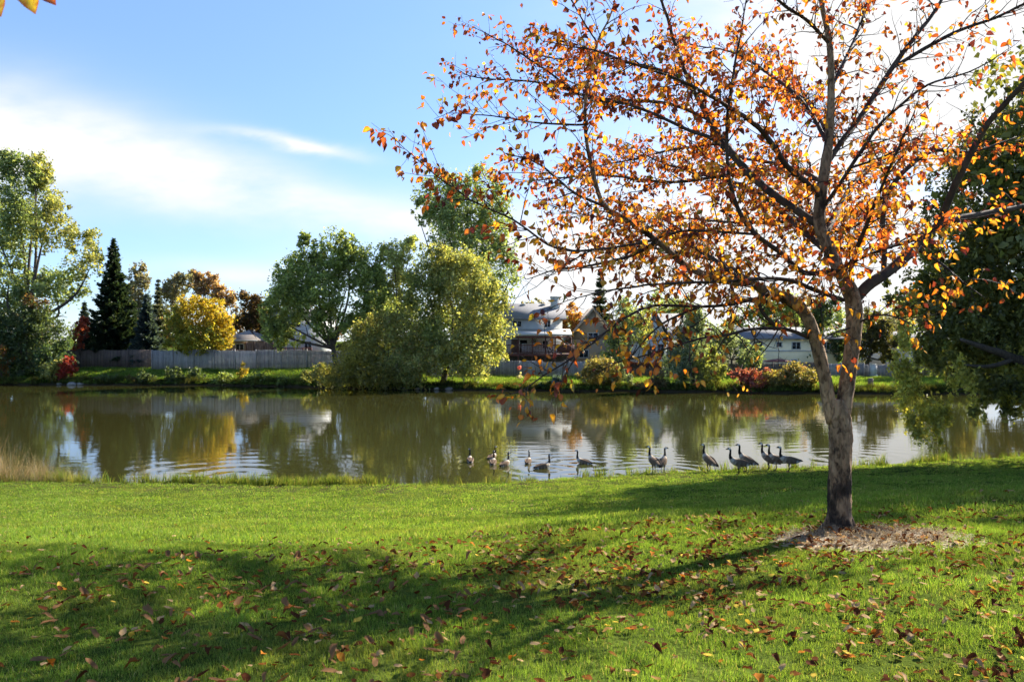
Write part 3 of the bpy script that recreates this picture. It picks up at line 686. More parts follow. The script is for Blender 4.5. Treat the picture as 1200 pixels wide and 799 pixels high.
# ------------------------------------------------------------------ the pear tree
D0 = 7.2
PEAR_TRUNK = [(985, 634, 0, 21), (984.5, 620, 0, 17.8), (984, 600, 0, 16.4), (984, 560, 0, 15.8), (985, 520, 0, 15.6), (984, 495, 0, 15.8), (982, 478, 0, 14.5), (981, 468, 0, 10)]
PEAR_LIMBS = [
 [(976, 496, 0, 9), (971, 470, -.01, 10.5), (966, 440, -.02, 9.8), (961, 420, -.03, 9.6), (956, 400, -.05, 9.4), (948, 376, -.1, 9.2), (937, 360, -.13, 9.2), (922, 350, -.15, 9), (901, 344, -.2, 8), (881, 333, -.3, 6.8), (854, 330, -.4, 5.8), (820, 320, -.5, 5.2), (800, 309, -.6, 5), (769, 282, -.7, 4.6), (735, 258, -.8, 4), (707, 240, -.85, 3.6), (692, 190, -.9, 3), (686, 150, -.9, 2.7), (688, 105, -.9, 2.3), (700, 51, -.85, 1.7), (717, 14, -.8, 1.2), (730, -50, -.8, .6)],
 [(986, 498, 0, 10), (990, 470, .01, 11.5), (994, 440, .03, 11.4), (997, 420, .04, 11.2), (1000, 396, .05, 11.4), (1001, 370, .05, 12.4), (998, 347, .05, 12), (984, 318, .05, 9.6), (968, 285, .08, 9.2), (960, 257, .1, 9), (966, 203, .15, 8), (972, 162, .2, 6.5), (974, 101, .25, 5.2), (972, 51, .3, 4.5), (962, 0, .35, 3.5), (950, -80, .4, 2.5), (945, -170, .4, 1.5), (945, -240, .4, .7)],
 [(998, 358, .05, 8), (1016, 336, .1, 9), (1042, 318, .2, 8.5), (1075, 290, .4, 8), (1095, 269, .55, 7), (1118, 259, .7, 6), (1160, 251, .9, 5), (1200, 243, 1.1, 4), (1270, 225, 1.4, 2.5), (1330, 215, 1.7, .8)],
 [(1094, 272, .55, 5), (1106, 250, .5, 5.5), (1118, 220, .4, 5.5), (1138, 180, .3, 5), (1158, 145, .2, 4.5), (1200, 98, .0, 4), (1250, 40, -.2, 2.6), (1290, -30, -.4, 1)],
 [(1036, 324, .2, 4.5), (1036, 290, .35, 4.5), (1034, 262, .5, 4), (1038, 232, .7, 4), (1057, 203, .9, 3.5), (1090, 179, 1.1, 3), (1138, 178, 1.3, 2.2), (1190, 160, 1.5, 1)],
 [(968, 327, .05, 3), (992, 311, -.15, 3), (1036, 291, -.5, 2.2), (1070, 281, -.7, 1.5), (1110, 255, -.9, .7)],
 [(968, 195, .15, 4), (985, 168, .3, 4.5), (1003, 145, .5, 4.5), (1030, 105, .8, 4.2), (1050, 74, 1, 4), (1077, 37, 1.2, 3.2), (1104, 0, 1.4, 2.5), (1140, -70, 1.7, 1)],
 [(1046, 80, 1, 3), (1090, 54, 1.0, 3), (1124, 37, .95, 2.6), (1165, 22, .9, 2.2), (1200, 5, .85, 1.8), (1260, -20, .8, .8)],
 [(966, 242, .1, 3), (985, 215, .0, 3), (999, 193, -.1, 3), (1026, 152, -.3, 2.6), (1050, 128, -.4, 2.2), (1087, 101, -.6, 1.8), (1138, 84, -.8, 1.2), (1185, 60, -1, .6)],
 [(998, 197, -.1, 2), (1036, 184, -.3, 1.7), (1070, 169, -.5, 1.2), (1105, 165, -.7, .6)],
 [(972, 52, .3, 3), (945, 24, .1, 3), (911, 0, -.1, 2.6), (860, -60, -.3, 1.5), (820, -110, -.5, .6)],
 [(961, 266, .1, 6), (935, 248, .2, 6.5), (911, 232, .3, 6.5), (878, 203, .5, 6), (851, 169, .7, 5.5), (834, 142, .85, 4.5), (817, 108, 1, 3.5), (800, 68, 1.1, 3), (780, 0, 1.3, 2.2), (760, -60, 1.5, .8)],
 [(961, 232, .12, 4.5), (945, 215, -.05, 4.5), (922, 196, -.2, 4.5), (901, 166, -.5, 4.5), (881, 145, -.7, 4), (834, 118, -1.1, 3), (790, 98, -1.4, 2.2), (700, 69, -1.7, 1.5), (630, 58, -2, .6)],
 [(975, 318, .05, 4), (942, 320, -.2, 4), (915, 298, -.4, 4), (881, 273, -.6, 3.8), (861, 241, -.7, 3.5), (850, 200, -.8, 3), (848, 150, -.85, 2.6), (851, 111, -.9, 2.2), (857, 68, -.9, 1.8), (866, 20, -.9, 1.2), (875, -40, -.9, .5)],
 [(988, 352, .03, 5), (952, 339, -.3, 5), (928, 329, -.5, 4.5), (895, 326, -.8, 4), (851, 330, -1.1, 3.5), (800, 331, -1.5, 2.8), (740, 336, -1.9, 2.2), (690, 342, -2.2, 1.4), (650, 355, -2.4, .6)],
 [(884, 275, -.6, 3), (840, 272, -.8, 3), (800, 271, -1, 2.8), (762, 282, -1.1, 2.8), (725, 289, -1.2, 2.6), (672, 293, -1.4, 2.6), (644, 286, -1.5, 2.4), (603, 256, -1.6, 2.2), (565, 237, -1.7, 2), (528, 213, -1.8, 1.7), (501, 191, -1.9, 1.2), (472, 163, -2, .6)],
 [(907, 346, -.2, 4.5), (880, 352, -.4, 4), (850, 358, -.6, 3.6), (819, 360, -.9, 3.3), (769, 360, -1.2, 3), (734, 375, -1.5, 2.7), (700, 402, -1.8, 2.4), (675, 422, -2, 2.1), (637, 447, -2.3, 1.7), (609, 466, -2.5, 1.2), (588, 470, -2.6, .6)],
 [(948, 396, -.05, 4.5), (925, 387, -.2, 4.2), (900, 385, -.4, 3.6), (875, 387, -.6, 3.2), (850, 393, -.8, 2.8), (822, 396, -1, 2.4), (781, 409, -1.3, 2), (737, 422, -1.6, 1.5), (715, 426, -1.7, .7)],
 [(864, 186, .6, 3.5), (834, 163, .7, 3.2), (808, 154, .85, 2.8), (740, 125, 1.2, 2.4), (686, 115, 1.5, 2.0), (639, 81, 1.7, 1.6), (595, 51, 1.8, 1.1), (561, 34, 1.9, .5)],
 [(836, 143, .85, 2.8), (780, 122, 1.2, 2.5), (703, 117, 1.6, 2.1), (632, 100, 2.0, 1.6), (558, 95, 2.3, 1.0), (535, 86, 2.4, .5)],
 [(819, 112, 1, 2.4), (771, 81, 1.5, 2.2), (700, 69, 2.1, 1.7), (649, 66, 2.6, 1.1), (610, 56, 2.9, .5)],
 [(689, 146, -.9, 1.8), (676, 147, -.9, 1.8), (626, 145, -.95, 1.5), (585, 140, -1, 1.1), (521, 137, -1.1, .6)],
 [(880, 205, .5, 2.8), (850, 206, .8, 2.8), (784, 213, 1.4, 2.3), (703, 203, 2.1, 1.7), (650, 206, 2.5, 1.2), (592, 211, 2.9, .5)],
 [(850, 168, .7, 2.4), (788, 176, 1.7, 1.9), (740, 187, 2.5, 1.4), (690, 194, 3.2, .9), (655, 190, 3.6, .5)],
 [(908, 382, -.35, 3), (893, 366, -.33, 3), (890, 352, -.3, 3), (896, 343, -.25, 2.5)],
 [(972, 298, .08, 5), (940, 270, .7, 5), (900, 235, 1.4, 4), (860, 215, 2.1, 3), (815, 205, 2.8, 2), (770, 190, 3.4, 1.2), (735, 170, 3.8, .6)],
 [(965, 282, .1, 5), (985, 240, .8, 5), (1010, 205, 1.5, 4), (1045, 180, 2.1, 2.8), (1080, 170, 2.6, 1)],
 [(972, 172, .2, 3.5), (940, 120, .9, 3), (900, 85, 1.6, 2.4), (860, 60, 2.3, 1.6), (815, 50, 2.9, .9), (780, 40, 3.3, .5)],
 [(974, 104, .25, 3), (1000, 50, .9, 2.6), (1020, 0, 1.5, 1.8), (1040, -50, 2, .7)],
 [(870, 331, -.35, 3.5), (830, 300, .4, 3.2), (780, 275, 1.3, 2.6), (730, 262, 2.2, 1.8), (680, 250, 3.0, 1.0), (650, 240, 3.4, .5)],
 [(992, 335, .05, 4), (1005, 290, -.5, 3.6), (1025, 240, -1, 2.8), (1050, 185, -1.5, 1.8), (1075, 130, -1.9, .7)],
 [(1000, 382, .02, 2), (1025, 370, -.1, 1.6), (1050, 372, -.2, 1.2), (1075, 385, -.3, .6)],
 [(995, 385, .0, 1.6), (975, 392, -.25, 1.2), (962, 402, -.3, .5)],
 [(1073, 292, .4, 2.5), (1105, 310, .3, 2), (1130, 330, .2, 1.4), (1155, 345, .1, .6)],
 [(707, 242, -.85, 2.4), (672, 225, -1.0, 2), (630, 190, -1.2, 1.5), (590, 176, -1.3, .7)],
 [(770, 283, -.7, 3), (740, 300, -.6, 2.6), (700, 310, -.4, 2), (650, 318, -.2, 1.3), (615, 330, -.1, .6)],
 [(820, 360, -.9, 2.2), (785, 376, -1.0, 1.8), (760, 396, -1.1, 1.3), (745, 415, -1.15, .6)],
 [(966, 215, .2, 4), (935, 200, 1.2, 3.5), (890, 190, 2.4, 2.5), (840, 185, 3.4, 1.6), (800, 190, 4.0, .7)],
 [(961, 255, .15, 4), (930, 260, 1.2, 3.5), (880, 262, 2.3, 2.6), (820, 258, 3.3, 1.6), (760, 255, 4.0, .7)],
 [(972, 165, .2, 3.5), (955, 130, 1.2, 3), (930, 110, 2.3, 2.2), (890, 100, 3.3, 1.4), (850, 100, 4.0, .6)],
 [(968, 300, .1, 4), (985, 280, 1.2, 3.4), (1000, 265, 2.3, 2.4), (1010, 255, 3.2, 1.4), (1015, 250, 3.8, .6)],
 [(880, 332, -.3, 3.5), (850, 310, .8, 3), (800, 295, 2.0, 2.2), (740, 285, 3.0, 1.4), (690, 280, 3.8, .6)],
 [(948, -90, .4, 2), (900, -130, 0, 1.6), (850, -160, -.4, 1.2), (800, -180, -.7, .6)],
 [(947, -60, .4, 2), (1000, -110, .8, 1.6), (1060, -150, 1.2, 1.2), (1110, -170, 1.5, .6)],
 [(700, 51, -.85, 1.5), (680, 20, -1, 1.3), (660, -20, -1.1, 1), (650, -60, -1.2, .5)],
]

LEAF_N = 8
def leaf_template(bend=0.25, fold=0.25, w=0.62):
    """ovate leaf with a pointed tip along +x, length 1"""
    xs = [0.0, 0.22, 0.52, 0.80, 1.0]; ws = [0.0, 0.42, 0.5, 0.27, 0.0]
    V = [[0, 0, 0]]
    for x, q in zip(xs[1:4], ws[1:4]):
        z = -bend * x * x
        V += [[x, q * w, z + fold * q * w], [x, 0, z], [x, -q * w, z + fold * q * w]]
    V.append([1, 0, -bend])
    T = [[0, 2, 1], [0, 3, 2], [1, 2, 5], [1, 5, 4], [2, 3, 6], [2, 6, 5], [4, 5, 8], [4, 8, 7], [5, 6, 9], [5, 9, 8], [7, 8, 10], [8, 9, 10]]
    return np.array(V), np.array(T)

def place_leaves(C, A, N, S, col, bend=0.25, fold=0.3):
    """leaves at C with axis A, normal N, length S"""
    n = len(C)
    A = A / np.linalg.norm(A, axis=1)[:, None]
    B = np.cross(N, A); B /= np.linalg.norm(B, axis=1)[:, None] + 1e-9
    N = np.cross(A, B)
    outV, outF, outC = [], [], []
    base = 0
    sets = [leaf_template(b_, f_, w_) for b_, f_, w_ in ((bend, fold, .66), (bend * 2.2, fold * 1.6, .58), (bend * -0.6, fold * .6, .7), (bend * 3.4, fold * 3, .6), (bend * .3, fold * 4, .64), (-bend * 1.8, fold * 2, .5))]
    pick = rng.integers(0, 6, n)
    for q in range(6):
        mk = np.where(pick == q)[0]
        if not len(mk): continue
        tv, tt = sets[q]
        v = C[mk][:, None, :] + S[mk][:, None, None] * (tv[None, :, 0:1] * A[mk][:, None, :] + tv[None, :, 1:2] * B[mk][:, None, :] + tv[None, :, 2:3] * N[mk][:, None, :])
        m = len(tv)
        f = (np.arange(len(mk))[:, None, None] * m + tt[None]).reshape(-1, 3) + base
        outV.append(v.reshape(-1, 3)); outF.append(f)
        c = np.repeat(col[mk], m, axis=0).reshape(len(mk), m, 3).copy()
        # leaf edges redder, midrib lighter, like a real turning leaf
        edge = np.array([0.8, 0.85, 1, 0.85, 0.85, 1.05, 0.85, 0.8, 1, 0.8, 0.7])[None, :, None]
        gshift = np.array([1.0, 0.85, 1.1, 0.85, 0.82, 1.12, 0.82, 0.8, 1.05, 0.8, 0.7])[None, :]
        c *= edge; c[:, :, 1] *= gshift
        outC.append(c.reshape(-1, 3)); base += len(mk) * m
    return np.concatenate(outV), np.concatenate(outF), np.concatenate(outC)

def build_pear():
    bx = (984 - 600) * D0 / 1000
    b = np.array([bx, D0, g1(bx, D0)])
    e = empty('pear_tree', b, 'orange-leaved autumn tree with a forked trunk on the lawn', 'tree')
    def world(path):
        out = []
        for px, py, dd, r in path:
            dd = dd if dd > 0 else dd * 0.65; p = P(px, py, D0 + dd); out.append([*p, 0.88 * r * (D0 + dd) / 1000])
        return np.array(out)
    pr = resample(world(PEAR_TRUNK), 0.02); pr[:, 3] *= 0.91
    V, Q, T = tube(pr[:, :3], pr[:, 3], 40)
    # bark ridges and root flare
    ax = pr[:, :3].mean(axis=0)
    nn = V - np.array([ax[0], ax[1], 0]); ang = np.arctan2(nn[:, 1], nn[:, 0]); z = V[:, 2]
    bumps = 0.004 * np.sin(ang * 9 + 2.2 * np.sin(z * 7)) + 0.004 * np.sin(ang * 4 - z * 9) * np.sin(z * 23) + 0.0025 * np.sin(ang * 17 + z * 31) + 0.002 * rng.standard_normal(len(V))
    flare = np.clip((b[2] + 0.22 - z) / 0.22, 0, 1) ** 2.2 * 0.035 * (1.1 + np.sin(ang * 5 + 1) + 0.5 * np.sin(ang * 3))
    rr = np.linalg.norm(nn[:, :2], axis=1)[:, None] + 1e-6
    V[:, :2] += nn[:, :2] / rr * (bumps + flare)[:, None]
    link_mesh('trunk', np_mesh('trunk', V, [Q, T], smooth_faces=True), M['pear_bark'], e)
    LC, LA, LN, LS, LP = [], [], [], [], []
    cen = P(930, 180, D0 + 0.3)
    def add_leaf(p, tdir):
        droop = np.array([0, 0, -0.55 - 0.5 * random.random()])
        a = rand_dirs(1)[0] * 0.75 + tdir * 0.55 + droop
        a /= np.linalg.norm(a)
        n_ = rand_dirs(1)[0] * 0.8 + np.array([0, 0, 0.7]) - a * 0.2
        LC.append(p + a * 0.018); LA.append(a); LN.append(n_)
        LS.append(0.053 * (0.45 + 0.9 * random.random()))
    for li, path in enumerate(PEAR_LIMBS):
        w = world(path)
        if path[0][:2] in ((988, 352), (884, 275), (907, 346), (948, 396)): w[:, 3] *= 0.72
        w[:, 3] *= 0.84 if li > 1 else 0.88
        low = path[0][:2] == (907, 346)
        st = 0.05 if w[0, 3] > 0.05 else 0.06
        pr = resample(w, st)
        if len(pr) > 6 and li > 1:
            wig = np.cumsum(rng.standard_normal((len(pr), 3)) * 0.0035, axis=0)
            pr[:, :3] += wig * np.linspace(0, 1, len(pr))[:, None]
        sd = 20 if w[:, 3].max() > 0.06 else (10 if w[:, 3].max() > 0.025 else 7)
        mb = MB(); mb.tube(pr[:, :3], np.maximum(pr[:, 3], 0.0025), sd, jitter=0.035 if sd > 8 else 0.02)
        # side shoots
        seg = np.linalg.norm(np.diff(pr[:, :3], axis=0), axis=1)
        arc = np.concatenate([[0], np.cumsum(seg)]); total = arc[-1]
        s = 0.06 + 0.1 * random.random()
        tan = np.gradient(pr[:, :3], axis=0); tan /= np.linalg.norm(tan, axis=1)[:, None]
        while s < total:
            k = min(len(pr) - 1, int(np.searchsorted(arc, s)))
            r = pr[k, 3]
            s += 0.036 + 0.038 * random.random()
            if r > 0.045: continue
            if r > 0.028 and random.random() < 0.65: continue
            frac = s / total
            t = tan[k]; q = np.cross(t, rand_dirs(1)[0]); q /= np.linalg.norm(q) + 1e-9
            outw = pr[k, :3] - cen; outw /= np.linalg.norm(outw) + 1e-6
            d = 0.55 * t + 0.85 * q + 0.28 * outw + np.array([0, 0, 0.22])
            d /= np.linalg.norm(d)
            L = (0.14 + 0.5 * random.random() ** 1.4) * (1.15 - 0.45 * frac)
            if r < 0.004: L *= 0.5
            m_ = max(3, int(L / 0.06))
            p = pr[k, :3].copy(); pts = [p.copy()]
            dd = d.copy()
            for _ in range(m_):
                dd = dd + rng.standard_normal(3) * 0.16 + np.array([0, 0, 0.03]); dd /= np.linalg.norm(dd)
                p = p + dd * (L / m_); pts.append(p.copy())
            pts = np.array(pts)
            r0 = min(r * 0.6, 0.0065)
            mb.tube(pts, np.linspace(max(r0, 0.0028), 0.0014, len(pts)), 4)
            # leaves, thinner high up on the right where the crown is airy
            screen = 600 + 1000 * pts[-1][0] / pts[-1][1]; sy = 400 - 1000 * (pts[-1][2] - CAM_Z) / pts[-1][1]
            keep = 0.84
            if screen > 930 and sy < 170: keep = 0.44
            if sy < 20: keep = 0.52
            if screen > 1010 and sy < 90: keep = 0.34
            if screen < 620 and sy < 140: keep = 0.62
            if sy > 300: keep = 0.72
            if sy > 345: keep = 0.42
            if 575 < screen < 700 and sy > 315 and not low: keep = 0.10
            if 850 < screen < 965 and sy > 380: keep = 0.12
            for i in range(1, len(pts)):
                tdir = pts[i] - pts[i - 1]; tdir /= np.linalg.norm(tdir)
                for _ in range(2 if i >= len(pts) - 2 else 1):
                    if random.random() < keep: add_leaf(pts[i] + rng.standard_normal(3) * 0.012, tdir)
                if random.random() < 0.55 and i < len(pts) - 1:   # short spur with a leaf cluster
                    sp = np.cross(tdir, rand_dirs(1)[0]) + tdir * 0.4; sp /= np.linalg.norm(sp)
                    Ls = 0.04 + 0.13 * random.random()
                    e1 = pts[i] + sp * Ls * 0.5 + rng.standard_normal(3) * 0.006; e2 = pts[i] + sp * Ls + np.array([0, 0, 0.02])
                    mb.tube([pts[i], e1, e2], [0.002, 0.0016, 0.0012], 3)
                    for q2 in range(random.choice((2, 3, 3, 4))):
                        if random.random() < keep: add_leaf(e2 + (e1 - e2) * 0.5 * random.random() + rng.standard_normal(3) * 0.012, sp)
            if random.random() < keep: add_leaf(pts[-1], dd)
        mb.build('limb', M['pear_bark'] if li < 2 else M['limb_bark'] if w[:, 3].max() > 0.025 else M['twig'], e, True)
    C = np.array(LC); A = np.array(LA); N = np.array(LN); S = np.array(LS); n = len(C)
    sx = 600 + 1000 * C[:, 0] / C[:, 1]; sy = 400 - 1000 * (C[:, 2] - CAM_Z) / C[:, 1]
    # higher and outer leaves turned further: more rust, fewer gold
    f = np.clip(smooth(C[:, 2] - b[2], 1.6, 4.6) * 0.75 + 0.35 * smooth(-(C[:, 0] - b[0]), 0.8, 3.6), 0, 1)
    u = rng.random(n)
    gold = np.array([0.64, 0.35, 0.035]); orange = np.array([0.55, 0.190, 0.022]); rust = np.array([0.30, 0.072, 0.020]); dark = np.array([0.12, 0.024, 0.016]); green = np.array([0.24, 0.22, 0.03])
    col = np.where((u < 0.46 * (1 - f) + 0.02)[:, None], gold, np.where((u < 0.76 - 0.38 * f)[:, None], orange, np.where((u < 0.93 - 0.17 * f)[:, None], rust, dark)))
    col = np.where((rng.random(n) < 0.035)[:, None], green, col)
    col = col * (1 + 0.18 * rng.standard_normal((n, 1))).clip(0.5, 1.5)
    V, F, Cc = place_leaves(C, A, N, S, col, 0.22, 0.32)
    # petioles
    mb = MB()
    link_mesh('crown', np_mesh('crown', V, F, Cc), M['pear_leaf'], e)
    print('pear leaves', n)
    return e

# ------------------------------------------------------------------ lawn
def blade_tuft(name, nb, radius, h, w, palette, lean=0.5, segs=2):
    V, F, C = [], [], []
    base = 0
    for _ in range(nb):
        r = radius * math.sqrt(random.random()); a = random.random() * 6.283
        p = np.array([r * math.cos(a), r * math.sin(a), -0.01])
        hh = h * (0.45 + 0.75 * random.random()); ww = w * (0.6 + 0.7 * random.random())
        az = random.random() * 6.283
        d = np.array([math.cos(az), math.sin(az), 0]); sd = np.array([-d[1], d[0], 0])
        ln_ = lean * (0.2 + random.random())
        c = pal(palette, 1)[0]
        for s in range(segs + 1):
            t = s / segs
            q = p + np.array([0, 0, hh * t]) + d * hh * ln_ * t * t
            wd = ww * (1 - t ** 1.6) * 0.5
            if s < segs:
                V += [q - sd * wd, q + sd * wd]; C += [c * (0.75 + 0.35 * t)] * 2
            else:
                V.append(q); C.append(c * 1.1)
        for s in range(segs - 1):
            k = base + 2 * s
            F += [[k, k + 1, k + 3], [k, k + 3, k + 2]]
        k = base + 2 * (segs - 1)
        F.append([k, k + 1, k + 2])
        base += 2 * segs + 1
    me = np_mesh(name, np.array(V), np.array(F), np.array(C))
    return me

def scatter(name, label, pts, rot, scl, protos, mat):
    """one object whose points carry instanced tufts (geometry nodes)"""
    me = bpy.data.meshes.new(name)
    me.vertices.add(len(pts)); me.vertices.foreach_set("co", np.asarray(pts, np.float32).ravel())
    a = me.attributes.new('rot', 'FLOAT_VECTOR', 'POINT'); a.data.foreach_set('vector', np.asarray(rot, np.float32).ravel())
    a = me.attributes.new('scl', 'FLOAT_VECTOR', 'POINT'); a.data.foreach_set('vector', np.asarray(scl, np.float32).ravel())
    o = bpy.data.objects.new(name, me); COL.objects.link(o)
    set_props(o, label, None, None, 'stuff')
    ng = bpy.data.node_groups.new(name, 'GeometryNodeTree')
    ng.interface.new_socket('Geometry', in_out='INPUT', socket_type='NodeSocketGeometry')
    ng.interface.new_socket('Geometry', in_out='OUTPUT', socket_type='NodeSocketGeometry')
    ns, ln = ng.nodes, ng.links
    gi = ns.new('NodeGroupInput'); go = ns.new('NodeGroupOutput')
    jn = ns.new('GeometryNodeJoinGeometry')
    for me_p in protos:
        po = bpy.data.objects.new(name + '_blades', me_p)
        if not me_p.materials: me_p.materials.append(mat)
        oi = ns.new('GeometryNodeObjectInfo'); oi.inputs['Object'].default_value = po; oi.inputs['As Instance'].default_value = True
        ln.new(oi.outputs['Geometry'], jn.inputs[0])
    ip = ns.new('GeometryNodeInstanceOnPoints')
    ip.inputs['Pick Instance'].default_value = True
    ri = ns.new('FunctionNodeRandomValue'); ri.data_type = 'INT'
    ri.inputs[4].default_value = 0; ri.inputs[5].default_value = len(protos) - 1
    r = ns.new('GeometryNodeInputNamedAttribute'); r.data_type = 'FLOAT_VECTOR'; r.inputs[0].default_value = 'rot'
    s = ns.new('GeometryNodeInputNamedAttribute'); s.data_type = 'FLOAT_VECTOR'; s.inputs[0].default_value = 'scl'
    ln.new(gi.outputs[0], ip.inputs['Points']); ln.new(jn.outputs[0], ip.inputs['Instance'])
    ln.new(ri.outputs[2], ip.inputs['Instance Index'])
    ln.new(r.outputs[0], ip.inputs['Rotation']); ln.new(s.outputs[0], ip.inputs['Scale'])
    ln.new(ip.outputs[0], go.inputs[0])
    md = o.modifiers.new('scatter', 'NODES'); md.node_group = ng
    return o

MULCH_C = (2.90, 6.88)
def mulch_mask(x, y):
    u = (np.asarray(x) - MULCH_C[0]) / 0.62; v = (np.asarray(y) - MULCH_C[1]) / 0.44
    a = np.arctan2(v, u)
    r = np.sqrt(u * u + v * v)
    return r < 1 + 0.10 * np.sin(3 * a + 1) + 0.07 * np.sin(7 * a)

GRASS_PAL = [((0.165, 0.275, 0.045), 4), ((0.215, 0.320, 0.060), 3), ((0.110, 0.200, 0.033), 2), ((0.38, 0.35, 0.15), 0.8)]
def build_grass():
    random.seed(3)
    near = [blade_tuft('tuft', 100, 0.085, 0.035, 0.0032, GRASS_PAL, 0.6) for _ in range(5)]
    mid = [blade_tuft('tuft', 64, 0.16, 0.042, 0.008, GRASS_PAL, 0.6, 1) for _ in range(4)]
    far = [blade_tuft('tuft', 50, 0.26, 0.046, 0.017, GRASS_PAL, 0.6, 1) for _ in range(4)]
    def region(d0, d1, dens, margin=3.4):
        w1 = 0.64 * d1 + margin
        n = int((d1 - d0) * 2 * w1 * dens)
        y = d0 + (d1 - d0) * rng.random(n); x = (rng.random(n) * 2 - 1) * w1
        k = (np.abs(x) < 0.63 * y + margin) & (y < near_shore(x) - 0.15) & ~mulch_mask(x, y)
        return x[k], y[k]
    def go(name, label, x, y, protos, smin=0.75, smax=1.25, mat=M['grass']):
        n = len(x); z = ground(x, y)
        rot = np.stack([0.12 * rng.standard_normal(n), 0.12 * rng.standard_normal(n), rng.random(n) * 6.283], 1)
        patch = 1 + 0.25 * np.sin(x * 1.7 + np.sin(y * 1.3) * 2) * np.sin(y * 1.1 + 0.5)
        sc = (smin + (smax - smin) * rng.random(n))
        scatter(name, label, np.stack([x, y, z], 1), rot, np.stack([sc, sc, sc * patch], 1), protos, mat)
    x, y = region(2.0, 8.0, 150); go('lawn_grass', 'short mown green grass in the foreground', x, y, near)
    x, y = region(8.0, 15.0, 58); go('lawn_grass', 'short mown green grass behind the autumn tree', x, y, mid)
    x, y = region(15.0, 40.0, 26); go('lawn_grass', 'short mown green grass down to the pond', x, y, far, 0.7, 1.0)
    # uncut fringe at the water
    fr = [blade_tuft('tuft', 26, 0.16, 0.30, 0.016, [((0.15, 0.20, 0.04), 3), ((0.22, 0.22, 0.07), 1.5), ((0.09, 0.15, 0.025), 2)], 0.5, 2) for _ in range(4)]
    n = 1500; x = rng.random(n) * 42 - 20; y = near_shore(x) - 0.05 - 0.55 * rng.random(n) ** 1.5
    dens = 0.35 + 0.65 * smooth(np.sin(x * 0.9 + 1) + 0.6 * np.sin(x * 2.7), -0.4, 1) ; dens = np.where((x > -10.2) & (x < -4), 1, dens * np.where(x > 3, 0.3, np.where(x > -3.5, 0.22, 0.6))); k = rng.random(n) < dens
    go('shore_grass', 'taller uncut grass fringe along the near waterline', x[k], y[k], fr, 0.45, 1.35)
    # dry reeds at left
    dr = [blade_tuft('tuft', 11, 0.26, 1.05, 0.007, [((0.36, 0.27, 0.12), 3), ((0.28, 0.20, 0.09), 2), ((0.20, 0.19, 0.06), 1)], 0.7, 3) for _ in range(5)]
    n = 520; x = -19.5 + 6.5 * rng.random(n) ** 1.4; y = near_shore(x) - 0.6 + 1.0 * rng.random(n)
    z = np.maximum(ground(x, y), -0.05)
    rot = np.stack([0.25 * rng.standard_normal(n), 0.25 * rng.standard_normal(n), rng.random(n) * 6.283], 1)
    sc = (0.6 + 1.1 * rng.random(n)) * np.clip((-12.0 - x) / 4.0, 0.3, 1)
    scatter('dry_reeds', 'tall straw-coloured dry grass at the left of the near waterline', np.stack([x, y, z], 1), rot, np.stack([sc] * 3, 1), dr, M['dry'])
    # far bank turf
    fb = [blade_tuft('tuft', 40, 0.45, 0.16, 0.035, GRASS_PAL, 0.6, 1) for _ in range(3)]
    n = 15000; x = rng.random(n) * 110 - 58; t = 0.25 + 14 * rng.random(n) ** 1.1; y = far_shore(x) + t
    go('bank_grass', 'green grass strip on the far bank', x, y, fb, 0.7, 1.5)
    fe = [blade_tuft('tuft', 36, 0.35, 0.5, 0.04, [((0.055, 0.075, 0.018), 3), ((0.09, 0.08, 0.028), 2), ((0.04, 0.055, 0.015), 2)], 0.6, 2) for _ in range(3)]
    n = 1500; x = rng.random(n) * 105 - 58; y = far_shore(x) + 0.1 + 0.8 * rng.random(n)
    go('bank_grass', 'dark rough grass edging the far waterline', x, y, fe, 0.5, 1.2)

